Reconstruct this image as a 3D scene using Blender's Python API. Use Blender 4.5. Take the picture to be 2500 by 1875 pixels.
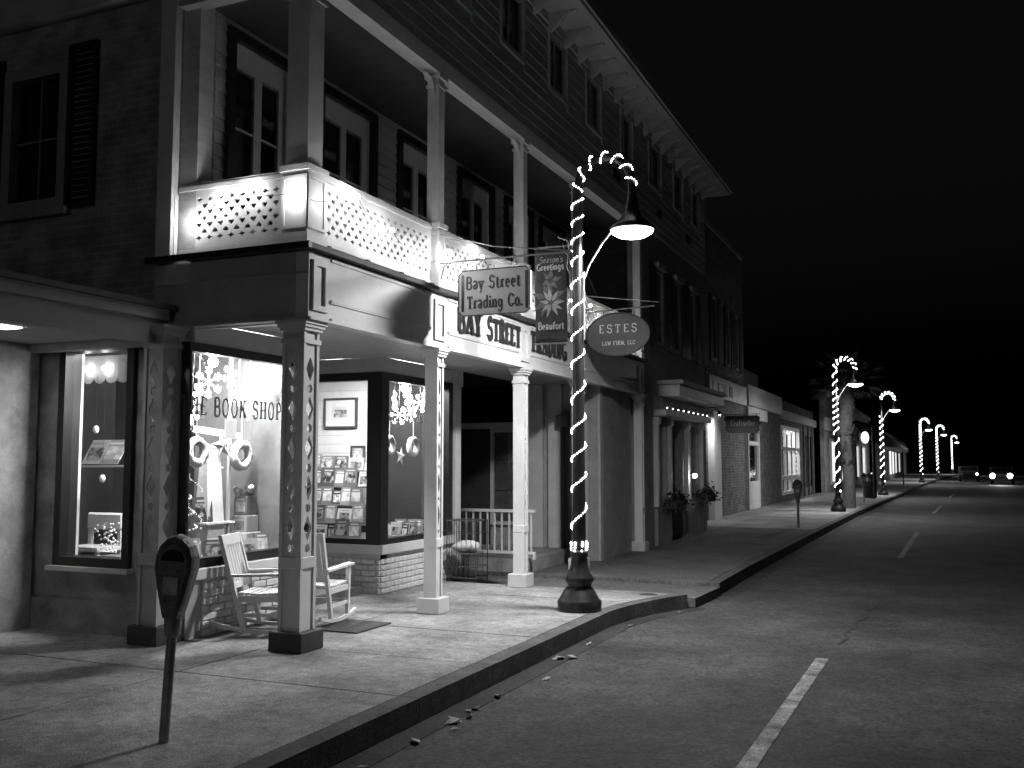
import bpy, math, random
from mathutils import Vector, Matrix
random.seed(7)
R = math.radians
scene = bpy.context.scene
for o in list(bpy.data.objects):
    bpy.data.objects.remove(o)
COL = scene.collection

# ------------------------------------------------------------------ camera
cam_d = bpy.data.cameras.new('camera'); cam = bpy.data.objects.new('camera', cam_d); COL.objects.link(cam)
cam_d.sensor_width = 36.0; cam_d.lens = 34.18; cam_d.clip_start = 0.05; cam_d.clip_end = 900
cam.location = (0, 0, 1.62)
_p, _a = R(4.5875), R(23.5677)
_f = Vector((-math.sin(_a)*math.cos(_p), math.cos(_a)*math.cos(_p), math.sin(_p)))
cam.rotation_euler = _f.to_track_quat('-Z', 'Y').to_euler()
scene.camera = cam
# ------------------------------------------------------------------ night sky
world = bpy.data.worlds.new('World'); scene.world = world; world.use_nodes = True
wn = world.node_tree.nodes; wl = world.node_tree.links; wn.clear()
sky = wn.new('ShaderNodeTexSky'); sky.sky_type = 'NISHITA'; sky.sun_disc = False
sky.sun_elevation = R(-3.0); sky.sun_rotation = R(200)
bw = wn.new('ShaderNodeRGBToBW'); bg = wn.new('ShaderNodeBackground'); wo = wn.new('ShaderNodeOutputWorld')
wl.new(sky.outputs['Color'], bw.inputs[0]); wl.new(bw.outputs[0], bg.inputs['Color']); wl.new(bg.outputs[0], wo.inputs['Surface'])
bg.inputs['Strength'].default_value = 0.05
scene.view_settings.view_transform = 'Standard'; scene.view_settings.look = 'None'
scene.view_settings.exposure = 0.0; scene.view_settings.gamma = 1.0
scene.view_settings.use_curve_mapping = False
cy = scene.cycles
cy.max_bounces = 7; cy.diffuse_bounces = 3; cy.glossy_bounces = 2; cy.transmission_bounces = 2; cy.transparent_max_bounces = 12
cy.sample_clamp_indirect = 2.0; cy.caustics_reflective = False; cy.caustics_refractive = False
cy.use_adaptive_sampling = True; cy.adaptive_threshold = 0.02; cy.use_denoising = True; cy.volume_bounces = 0

# ------------------------------------------------------------------ materials (black and white photograph: greys only)
def g3(v): return (v, v, v, 1)
MATS = {}
def mat(name, v, rough=0.6, var=0.15, scale=6.0, bump=0.0, bscale=60.0, metal=0.0, coord='Object', stretch=(1,1,1), spec=0.5):
    m = bpy.data.materials.new(name); m.use_nodes = True; MATS[name] = m
    nt = m.node_tree; N = nt.nodes; L = nt.links; b = N['Principled BSDF']
    b.inputs['Roughness'].default_value = rough; b.inputs['Metallic'].default_value = metal
    b.inputs['Specular IOR Level'].default_value = spec
    b.inputs['Base Color'].default_value = g3(v)
    if var > 0 or bump > 0:
        tc = N.new('ShaderNodeTexCoord'); mp = N.new('ShaderNodeMapping'); mp.inputs['Scale'].default_value = stretch
        L.new(tc.outputs[coord], mp.inputs['Vector'])
    if var > 0:
        n = N.new('ShaderNodeTexNoise'); n.inputs['Scale'].default_value = scale; n.inputs['Detail'].default_value = 7; n.inputs['Roughness'].default_value = 0.65
        L.new(mp.outputs[0], n.inputs['Vector'])
        r = N.new('ShaderNodeMapRange'); r.inputs['From Min'].default_value = 0.3; r.inputs['From Max'].default_value = 0.7
        r.inputs['To Min'].default_value = v*(1-var); r.inputs['To Max'].default_value = min(1, v*(1+var))
        L.new(n.outputs['Fac'], r.inputs['Value']); L.new(r.outputs[0], b.inputs['Base Color'])
    if bump > 0:
        n2 = N.new('ShaderNodeTexNoise'); n2.inputs['Scale'].default_value = bscale; n2.inputs['Detail'].default_value = 6
        L.new(mp.outputs[0], n2.inputs['Vector'])
        bp = N.new('ShaderNodeBump'); bp.inputs['Strength'].default_value = bump; bp.inputs['Distance'].default_value = 0.02
        L.new(n2.outputs['Fac'], bp.inputs['Height']); L.new(bp.outputs[0], b.inputs['Normal'])
    return m
def emis(name, v, strength, sampled=False):
    m = bpy.data.materials.new(name); m.use_nodes = True; MATS[name] = m
    b = m.node_tree.nodes['Principled BSDF']; b.inputs['Base Color'].default_value = g3(0.8)
    b.inputs['Emission Color'].default_value = g3(v); b.inputs['Emission Strength'].default_value = strength
    if not sampled:
        m.cycles.emission_sampling = 'NONE'
    return m
def glassmat(name, refl=0.07, rough=0.02):
    m = bpy.data.materials.new(name); m.use_nodes = True; MATS[name] = m
    N = m.node_tree.nodes; L = m.node_tree.links; N.clear()
    t = N.new('ShaderNodeBsdfTransparent'); t.inputs[0].default_value = g3(0.93)
    g = N.new('ShaderNodeBsdfGlossy'); g.inputs['Roughness'].default_value = rough
    mx = N.new('ShaderNodeMixShader'); o = N.new('ShaderNodeOutputMaterial')
    lw = N.new('ShaderNodeLayerWeight'); lw.inputs['Blend'].default_value = 0.5
    pw = N.new('ShaderNodeMath'); pw.operation = 'POWER'; pw.inputs[1].default_value = 4.0; L.new(lw.outputs['Facing'], pw.inputs[0])
    fr = N.new('ShaderNodeMath'); fr.operation = 'MULTIPLY_ADD'; fr.inputs[1].default_value = 0.5; fr.inputs[2].default_value = refl*0.5; L.new(pw.outputs[0], fr.inputs[0])
    L.new(fr.outputs[0], mx.inputs[0]); L.new(t.outputs[0], mx.inputs[1]); L.new(g.outputs[0], mx.inputs[2]); L.new(mx.outputs[0], o.inputs['Surface'])
    return m
def brickmat(name, v1, v2, mort, bw_=0.21, bh=0.075, axis='YZ', rough=0.85):
    m = bpy.data.materials.new(name); m.use_nodes = True; MATS[name] = m
    N = m.node_tree.nodes; L = m.node_tree.links; b = N['Principled BSDF']; b.inputs['Roughness'].default_value = rough
    tc = N.new('ShaderNodeTexCoord'); sx = N.new('ShaderNodeSeparateXYZ'); cx = N.new('ShaderNodeCombineXYZ')
    L.new(tc.outputs['Object'], sx.inputs[0]); L.new(sx.outputs[axis[0]], cx.inputs['X']); L.new(sx.outputs['Z'], cx.inputs['Y'])
    br = N.new('ShaderNodeTexBrick'); br.inputs['Scale'].default_value = 1.0
    br.inputs['Brick Width'].default_value = bw_; br.inputs['Row Height'].default_value = bh; br.inputs['Mortar Size'].default_value = 0.008
    br.inputs['Color1'].default_value = g3(v1); br.inputs['Color2'].default_value = g3(v2); br.inputs['Mortar'].default_value = g3(mort)
    L.new(cx.outputs[0], br.inputs['Vector'])
    nz = N.new('ShaderNodeTexNoise'); nz.inputs['Scale'].default_value = 3; nz.inputs['Detail'].default_value = 8
    L.new(tc.outputs['Object'], nz.inputs['Vector'])
    mr = N.new('ShaderNodeMapRange'); mr.inputs['From Min'].default_value = 0.3; mr.inputs['From Max'].default_value = 0.7; mr.inputs['To Min'].default_value = 0.55; mr.inputs['To Max'].default_value = 1.35
    L.new(nz.outputs['Fac'], mr.inputs['Value'])
    mx = N.new('ShaderNodeMix'); mx.data_type = 'RGBA'; mx.blend_type = 'MULTIPLY'; mx.inputs['Factor'].default_value = 1
    L.new(br.outputs['Color'], mx.inputs['A']); L.new(mr.outputs[0], mx.inputs['B']); L.new(mx.outputs['Result'], b.inputs['Base Color'])
    bp = N.new('ShaderNodeBump'); bp.inputs['Strength'].default_value = 0.6; bp.inputs['Distance'].default_value = 0.01; bp.invert = True
    L.new(br.outputs['Fac'], bp.inputs['Height']); L.new(bp.outputs[0], b.inputs['Normal'])
    return m
def covermat(name, base, pic, txt, seed):
    """printed cover: a picture block and a title band on a plain ground"""
    m = bpy.data.materials.new(name); m.use_nodes = True; MATS[name] = m
    N = m.node_tree.nodes; L = m.node_tree.links; b = N['Principled BSDF']; b.inputs['Roughness'].default_value = 0.35
    tc = N.new('ShaderNodeTexCoord'); oi = N.new('ShaderNodeObjectInfo')
    nz = N.new('ShaderNodeTexNoise'); nz.noise_dimensions = '4D'; nz.inputs['Scale'].default_value = 3.2; nz.inputs['Detail'].default_value = 4
    L.new(tc.outputs['Generated'], nz.inputs['Vector'])
    ad = N.new('ShaderNodeMath'); ad.operation = 'MULTIPLY'; ad.inputs[1].default_value = 37.0; L.new(oi.outputs['Random'], ad.inputs[0]); L.new(ad.outputs[0], nz.inputs['W'])
    rp = N.new('ShaderNodeValToRGB'); rp.color_ramp.elements[0].position = 0.42; rp.color_ramp.elements[0].color = g3(pic); rp.color_ramp.elements[1].position = 0.56; rp.color_ramp.elements[1].color = g3(txt)
    L.new(nz.outputs['Fac'], rp.inputs[0])
    sp = N.new('ShaderNodeSeparateXYZ'); L.new(tc.outputs['Generated'], sp.inputs[0])
    def band(sock, c, w):
        s = N.new('ShaderNodeMath'); s.operation = 'SUBTRACT'; s.inputs[1].default_value = c; L.new(sock, s.inputs[0])
        a = N.new('ShaderNodeMath'); a.operation = 'ABSOLUTE'; L.new(s.outputs[0], a.inputs[0])
        l = N.new('ShaderNodeMath'); l.operation = 'LESS_THAN'; l.inputs[1].default_value = w; L.new(a.outputs[0], l.inputs[0]); return l.outputs[0]
    bx = band(sp.outputs['X'], 0.5, 0.34 + 0.04*seed); bz = band(sp.outputs['Z'], 0.42 + 0.05*seed, 0.27)
    mu = N.new('ShaderNodeMath'); mu.operation = 'MULTIPLY'; L.new(bx, mu.inputs[0]); L.new(bz, mu.inputs[1])
    t1 = band(sp.outputs['Z'], 0.85, 0.035); t2 = band(sp.outputs['X'], 0.5, 0.3)
    mt = N.new('ShaderNodeMath'); mt.operation = 'MULTIPLY'; L.new(t1, mt.inputs[0]); L.new(t2, mt.inputs[1])
    br = N.new('ShaderNodeMapRange'); br.inputs['To Min'].default_value = base*0.55; br.inputs['To Max'].default_value = min(0.9, base*1.45); L.new(oi.outputs['Random'], br.inputs['Value'])
    m1 = N.new('ShaderNodeMix'); m1.data_type = 'RGBA'; L.new(mu.outputs[0], m1.inputs['Factor']); L.new(br.outputs[0], m1.inputs['A']); L.new(rp.outputs[0], m1.inputs['B'])
    m2 = N.new('ShaderNodeMix'); m2.data_type = 'RGBA'; L.new(mt.outputs[0], m2.inputs['Factor']); L.new(m1.outputs['Result'], m2.inputs['A']); m2.inputs['B'].default_value = g3(txt)
    L.new(m2.outputs['Result'], b.inputs['Base Color'])
    return m

white = mat('white_paint', 0.72, 0.5, 0.08, 3, 0.08, 40)
trimw = mat('trim_paint', 0.62, 0.55, 0.12, 4, 0.1, 50)
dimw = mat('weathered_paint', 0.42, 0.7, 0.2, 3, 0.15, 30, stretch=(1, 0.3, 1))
board = mat('clapboard_paint', 0.46, 0.7, 0.22, 5, 0.1, 40, stretch=(1, 0.25, 2))
board3 = mat('upper_board_paint', 0.5, 0.75, 0.3, 2.5, 0.12, 30, stretch=(1, 0.3, 2))
boardw = mat('inside_board_paint', 0.7, 0.55, 0.06, 5)
paintbrick = mat('painted_brick', 0.72, 0.7, 0.14, 9, 0.35, 45)
mortar = mat('painted_mortar', 0.6, 0.8, 0.15, 12, 0.2, 60)
stucco = mat('stucco', 0.30, 0.85, 0.22, 3.0, 0.3, 50)
stuccol = mat('stained_stucco', 0.28, 0.85, 0.6, 2.0, 0.3, 40)
darkframe = mat('black_paint', 0.012, 0.4, 0.2, 8)
darkw = mat('dark_wood', 0.05, 0.6, 0.3, 6)
shutter = mat('shutter_paint', 0.02, 0.5, 0.2, 8)
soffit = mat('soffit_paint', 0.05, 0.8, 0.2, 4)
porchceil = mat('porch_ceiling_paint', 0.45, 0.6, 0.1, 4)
darkpane = mat('dark_window_glass', 0.006, 0.08, 0.0)
blackmetal = mat('black_cast_iron', 0.018, 0.32, 0.3, 12, 0.05, 80)
metergrey = mat('meter_paint', 0.13, 0.45, 0.6, 9, 0.3, 40)
greymetal = mat('grey_metal', 0.28, 0.4, 0.3, 14, 0.1, 60, metal=0.5)
signpaint = mat('sign_paint', 0.78, 0.45, 0.06, 5)
signdark = mat('sign_lettering', 0.03, 0.5, 0.15, 20)
signgrey = mat('oval_sign_paint', 0.06, 0.45, 0.15, 5)
letterw = mat('pale_lettering', 0.75, 0.5, 0.05, 10)
goldl = mat('window_lettering', 0.5, 0.4, 0.3, 30)
bannerm = mat('banner_cloth', 0.045, 0.8, 0.5, 7, 0.2, 25)
leafl = mat('banner_print_pale', 0.45, 0.8, 0.35, 14)
leafm = mat('banner_print_mid', 0.14, 0.8, 0.35, 14)
ropebead = emis('lit_beads', 1, 16)
bulbm = emis('lit_bulb', 1, 30)
lensm = emis('lamp_lens', 1, 25)
snowm = emis('lit_ornament', 1, 5.0)
ornw = mat('white_ornament', 0.85, 0.6, 0.1, 20, 0.4, 60)
glass = glassmat('window_glass')
cloth = mat('pale_cloth', 0.6, 0.8, 0.15, 10, 0.4, 25)
wirem = mat('wire', 0.35, 0.35, 0.1, 10, metal=0.6)
wiredark = mat('dark_wire', 0.05, 0.5, 0.1, 10)
paper = mat('paper', 0.75, 0.6, 0.06, 8)
cov = [covermat('cover_print_%s' % n, *a) for n, a in (('pale', (0.5, 0.04, 0.3, 0)), ('mid', (0.22, 0.4, 0.7, 1)), ('dark', (0.045, 0.2, 0.7, 0)), ('grey', (0.12, 0.02, 0.45, 1)))]
picprint = covermat('picture_print', 0.45, 0.12, 0.5, 1)
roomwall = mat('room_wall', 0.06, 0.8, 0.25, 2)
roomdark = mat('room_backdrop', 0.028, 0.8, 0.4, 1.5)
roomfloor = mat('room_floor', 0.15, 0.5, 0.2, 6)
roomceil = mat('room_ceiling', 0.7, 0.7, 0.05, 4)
foliage = mat('foliage', 0.025, 0.6, 0.5, 20)
palmleaf = mat('palm_leaf', 0.03, 0.5, 0.4, 10)
bark = mat('bark', 0.09, 0.9, 0.4, 8, 0.8, 18)
carpaint = mat('car_paint', 0.03, 0.15, 0.0)
tyre = mat('rubber', 0.02, 0.8, 0.1, 10)
leafdry = mat('dry_leaf', 0.3, 0.7, 0.4, 30)
brickA = brickmat('dark_brick', 0.16, 0.11, 0.2, axis='YZ')
brickSide = brickmat('side_brick', 0.33, 0.25, 0.38, axis='XZ')
brickC = brickmat('old_brick', 0.14, 0.06, 0.22, 0.24, 0.085, 'YZ')

def surface(name, v, lo, hi, sc1, sc2, rough, bump):
    """street surface: broad stains, mid blotches and fine aggregate"""
    m = bpy.data.materials.new(name); m.use_nodes = True; MATS[name] = m
    N = m.node_tree.nodes; L = m.node_tree.links; b = N['Principled BSDF']; b.inputs['Roughness'].default_value = rough
    b.inputs['Specular IOR Level'].default_value = 0.3
    tc = N.new('ShaderNodeTexCoord')
    a = N.new('ShaderNodeTexNoise'); a.inputs['Scale'].default_value = sc1; a.inputs['Detail'].default_value = 8; a.inputs['Roughness'].default_value = 0.6
    f = N.new('ShaderNodeTexNoise'); f.inputs['Scale'].default_value = sc2; f.inputs['Detail'].default_value = 3
    L.new(tc.outputs['Object'], a.inputs['Vector']); L.new(tc.outputs['Object'], f.inputs['Vector'])
    r1 = N.new('ShaderNodeMapRange'); r1.inputs['From Min'].default_value = 0.3; r1.inputs['From Max'].default_value = 0.7; r1.inputs['To Min'].default_value = lo; r1.inputs['To Max'].default_value = hi
    r2 = N.new('ShaderNodeMapRange'); r2.inputs['From Min'].default_value = 0.3; r2.inputs['From Max'].default_value = 0.7; r2.inputs['To Min'].default_value = 0.45*v; r2.inputs['To Max'].default_value = 1.55*v
    L.new(a.outputs['Fac'], r1.inputs['Value']); L.new(f.outputs['Fac'], r2.inputs['Value'])
    mu = N.new('ShaderNodeMath'); mu.operation = 'MULTIPLY'; L.new(r1.outputs[0], mu.inputs[0]); L.new(r2.outputs[0], mu.inputs[1])
    g = N.new('ShaderNodeTexNoise'); g.inputs['Scale'].default_value = sc1*9; g.inputs['Detail'].default_value = 5; g.inputs['Distortion'].default_value = 0.6
    h = N.new('ShaderNodeTexNoise'); h.inputs['Scale'].default_value = 0.33; h.inputs['Detail'].default_value = 4
    L.new(tc.outputs['Object'], g.inputs['Vector']); L.new(tc.outputs['Object'], h.inputs['Vector'])
    r3 = N.new('ShaderNodeMapRange'); r3.inputs['From Min'].default_value = 0.32; r3.inputs['From Max'].default_value = 0.62; r3.inputs['To Min'].default_value = 0.72; r3.inputs['To Max'].default_value = 1.14
    r4 = N.new('ShaderNodeMapRange'); r4.inputs['From Min'].default_value = 0.3; r4.inputs['From Max'].default_value = 0.7; r4.inputs['To Min'].default_value = 0.8; r4.inputs['To Max'].default_value = 1.2
    L.new(g.outputs['Fac'], r3.inputs['Value']); L.new(h.outputs['Fac'], r4.inputs['Value'])
    m3 = N.new('ShaderNodeMath'); m3.operation = 'MULTIPLY'; L.new(mu.outputs[0], m3.inputs[0]); L.new(r3.outputs[0], m3.inputs[1])
    m4 = N.new('ShaderNodeMath'); m4.operation = 'MULTIPLY'; L.new(m3.outputs[0], m4.inputs[0]); L.new(r4.outputs[0], m4.inputs[1])
    L.new(m4.outputs[0], b.inputs['Base Color'])
    bp = N.new('ShaderNodeBump'); bp.inputs['Strength'].default_value = bump; bp.inputs['Distance'].default_value = 0.012
    L.new(f.outputs['Fac'], bp.inputs['Height']); L.new(bp.outputs[0], b.inputs['Normal'])
    return m
asphalt = surface('asphalt', 0.052, 0.5, 1.5, 0.9, 38, 0.85, 0.5)
concrete = surface('concrete', 0.25, 0.5, 1.4, 1.4, 80, 0.85, 0.25)
darkconc = surface('dark_concrete', 0.12, 0.7, 1.3, 1.6, 90, 0.9, 0.35)
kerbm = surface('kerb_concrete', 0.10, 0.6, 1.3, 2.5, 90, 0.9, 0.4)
gutterm = surface('gutter_tar_shade', 0.035, 0.6, 1.4, 2.0, 70, 0.85, 0.4)
paintline = surface('road_paint', 0.34, 0.2, 1.3, 5.0, 60, 0.8, 0.3)

# ------------------------------------------------------------------ mesh helpers
WL = {}
def reg(o, parent=None, local=False):
    COL.objects.link(o)
    if parent is not None:
        o.parent = parent
        WL[o.name] = WL.get(parent.name, Vector((0, 0, 0)))
    return o
class MB:
    def __init__(s): s.v = []; s.f = []; s.sm = []
    def face(s, pts, smooth=False):
        i = len(s.v); s.v += [tuple(p) for p in pts]; s.f.append(tuple(range(i, i+len(pts)))); s.sm.append(smooth)
    def add(s, vs, fs, smooth=False):
        i = len(s.v); s.v += [tuple(p) for p in vs]; s.f += [tuple(k+i for k in f) for f in fs]; s.sm += [smooth]*len(fs); return s
    def box(s, x0, x1, y0, y1, z0, z1):
        if x0 > x1: x0, x1 = x1, x0
        if y0 > y1: y0, y1 = y1, y0
        if z0 > z1: z0, z1 = z1, z0
        return s.add([(x0,y0,z0),(x1,y0,z0),(x1,y1,z0),(x0,y1,z0),(x0,y0,z1),(x1,y0,z1),(x1,y1,z1),(x0,y1,z1)],
              [(0,3,2,1),(4,5,6,7),(0,1,5,4),(1,2,6,5),(2,3,7,6),(3,0,4,7)])
    def bbox(s, x0, x1, y0, y1, z0, z1, b=0.006):
        """box with chamfered edges"""
        c = Vector(((x0+x1)/2, (y0+y1)/2, (z0+z1)/2)); h = [abs(x1-x0)/2, abs(y1-y0)/2, abs(z1-z0)/2]
        b = min(b, min(h)*0.8); vs = []; idx = {}
        for sx in (-1, 1):
            for sy in (-1, 1):
                for sz in (-1, 1):
                    for ax in range(3):
                        p = [sx*h[0], sy*h[1], sz*h[2]]
                        for k in range(3):
                            if k != ax: p[k] -= b*(sx, sy, sz)[k]
                        idx[(sx, sy, sz, ax)] = len(vs); vs.append(c+Vector(p))
        fs = []
        def q(*k): fs.append(tuple(idx[i] for i in k))
        for ax in range(3):
            o = [k for k in range(3) if k != ax]
            for sg in (-1, 1):
                cs = []
                for a_, b_ in ((-1,-1),(1,-1),(1,1),(-1,1)):
                    t = [0,0,0]; t[ax] = sg; t[o[0]] = a_; t[o[1]] = b_; cs.append((*t, ax))
                q(*(cs if (sg > 0) != (ax == 1) else cs[::-1]))
        for ax in range(3):
            o = [k for k in range(3) if k != ax]
            for a_ in (-1, 1):
                for b_ in (-1, 1):
                    t1 = [0,0,0]; t1[o[0]] = a_; t1[o[1]] = b_; t2 = list(t1); t1[ax] = -1; t2[ax] = 1
                    q((*t1, o[0]), (*t2, o[0]), (*t2, o[1]), (*t1, o[1]))
        for sx in (-1, 1):
            for sy in (-1, 1):
                for sz in (-1, 1):
                    q((sx,sy,sz,0), (sx,sy,sz,1), (sx,sy,sz,2))
        return s.add(vs, fs)
    def tube(s, pts, r, n=8, caps=True):
        pts = [Vector(p) for p in pts]; m = len(pts); rr = r if isinstance(r, (list, tuple)) else [r]*m
        vs = []; fs = []; up = None
        for i, p in enumerate(pts):
            t = (pts[min(i+1, m-1)]-pts[max(i-1, 0)]).normalized()
            if up is None:
                up = Vector((0,0,1)) if abs(t.z) < 0.9 else Vector((1,0,0))
            a = (up - t*up.dot(t)).normalized(); up = a; b = t.cross(a)
            for k in range(n):
                an = 2*math.pi*k/n; vs.append(p+(a*math.cos(an)+b*math.sin(an))*rr[i])
        for i in range(m-1):
            for k in range(n):
                fs.append((i*n+k, i*n+(k+1)%n, (i+1)*n+(k+1)%n, (i+1)*n+k))
        s.add(vs, fs, n > 5)
        if caps:
            s.face([vs[k] for k in range(n)][::-1]); s.face([vs[(m-1)*n+k] for k in range(n)])
        return s
    def lathe(s, prof, c=(0,0,0), n=20, smooth=True):
        vs = []; fs = []; m = len(prof)
        for r, z in prof:
            for k in range(n):
                an = 2*math.pi*k/n; vs.append((c[0]+r*math.cos(an), c[1]+r*math.sin(an), c[2]+z))
        for i in range(m-1):
            for k in range(n):
                fs.append((i*n+k, i*n+(k+1)%n, (i+1)*n+(k+1)%n, (i+1)*n+k))
        s.add(vs, fs, smooth)
        if prof[0][0] > 1e-5: s.face(vs[:n][::-1])
        if prof[-1][0] > 1e-5: s.face(vs[-n:])
        return s
    def prism(s, poly, f0, f1):
        """poly of 2-D points; f0/f1 map a 2-D point to the two end planes"""
        a = [Vector(f0(*p)) for p in poly]; b = [Vector(f1(*p)) for p in poly]; n = len(poly)
        s.face(a[::-1]); s.face(b)
        for i in range(n): s.face([a[i], a[(i+1)%n], b[(i+1)%n], b[i]])
        return s
    def sphere(s, c, r, n=8, m=6, sz=1.0):
        prof = [(r*math.sin(math.pi*i/m), -r*sz*math.cos(math.pi*i/m)) for i in range(m+1)]
        prof[0] = (1e-6, -r*sz); prof[-1] = (1e-6, r*sz)
        return s.lathe(prof, c, n)
    def torus(s, c, Rr, r, ax='y', n=20, m=8, wob=0.0):
        vs = []; fs = []
        for i in range(n):
            a = 2*math.pi*i/n
            for k in range(m):
                b = 2*math.pi*k/m; rr = r*(1+wob*random.uniform(-1, 1)); q = Rr+rr*math.cos(b)
                u, w, h = q*math.cos(a), q*math.sin(a), rr*math.sin(b)
                vs.append((c[0]+u, c[1]+h, c[2]+w) if ax == 'y' else (c[0]+h, c[1]+u, c[2]+w))
        for i in range(n):
            for k in range(m):
                fs.append((i*m+k, ((i+1)%n)*m+k, ((i+1)%n)*m+(k+1)%m, i*m+(k+1)%m))
        return s.add(vs, fs, True)
    def build(s, name, m, parent=None, local=False):
        me = bpy.data.meshes.new(name)
        off = Vector((0,0,0)) if (local or parent is None) else WL.get(parent.name, Vector((0,0,0)))
        me.from_pydata([(x-off.x, y-off.y, z-off.z) for x, y, z in s.v], [], s.f)
        me.polygons.foreach_set('use_smooth', s.sm)
        for mm in (m if isinstance(m, (list, tuple)) else [m]): me.materials.append(mm)
        me.validate(); me.update()
        o = bpy.data.objects.new(name, me); reg(o, parent)
        return o
def box(name, m, parent, *a, bev=0.0):
    b = MB()
    b.bbox(*a, b=bev) if bev else b.box(*a)
    return b.build(name, m, parent)
def tag(o, label, cat=None, group=None, kind=None):
    if label: o['label'] = label
    if cat: o['category'] = cat
    if group: o['group'] = group
    if kind: o['kind'] = kind
    return o
def thing(name, loc, label, cat, group=None, rz=0.0):
    o = bpy.data.objects.new(name, None); o.empty_display_size = 0.2; COL.objects.link(o)
    o.location = loc; o.rotation_euler = (0, 0, rz); WL[o.name] = Vector(loc)
    return tag(o, label, cat, group)
def struct(o): o['kind'] = 'structure'; return o
def copy_tree(o, parent=None):
    c = o.copy(); COL.objects.link(c)
    if parent is not None: c.parent = parent
    for ch in o.children: copy_tree(ch, c)
    return c
def share(src, name, parent, loc, rot=(0,0,0), scl=(1,1,1)):
    o = bpy.data.objects.new(name, src); COL.objects.link(o)
    if parent is not None:
        o.parent = parent; loc = Vector(loc)-WL.get(parent.name, Vector((0,0,0)))
        WL[o.name] = WL.get(parent.name, Vector((0,0,0)))
    o.location = loc; o.rotation_euler = rot; o.scale = scl
    return o
def lamp_light(name, kind, loc, power, parent=None, size=0.1, rot=(0,0,0), spread=None, size_y=None):
    d = bpy.data.lights.new(name, kind); d.energy = power
    if kind == 'AREA':
        if size_y: d.shape = 'RECTANGLE'; d.size = size; d.size_y = size_y
        else: d.shape = 'DISK'; d.size = size
        if spread: d.spread = spread
    else: d.shadow_soft_size = size
    o = bpy.data.objects.new(name, d); COL.objects.link(o)
    if parent is not None:
        o.parent = parent; loc = Vector(loc)-WL.get(parent.name, Vector((0,0,0)))
    o.location = loc; o.rotation_euler = rot
    return o
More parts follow.
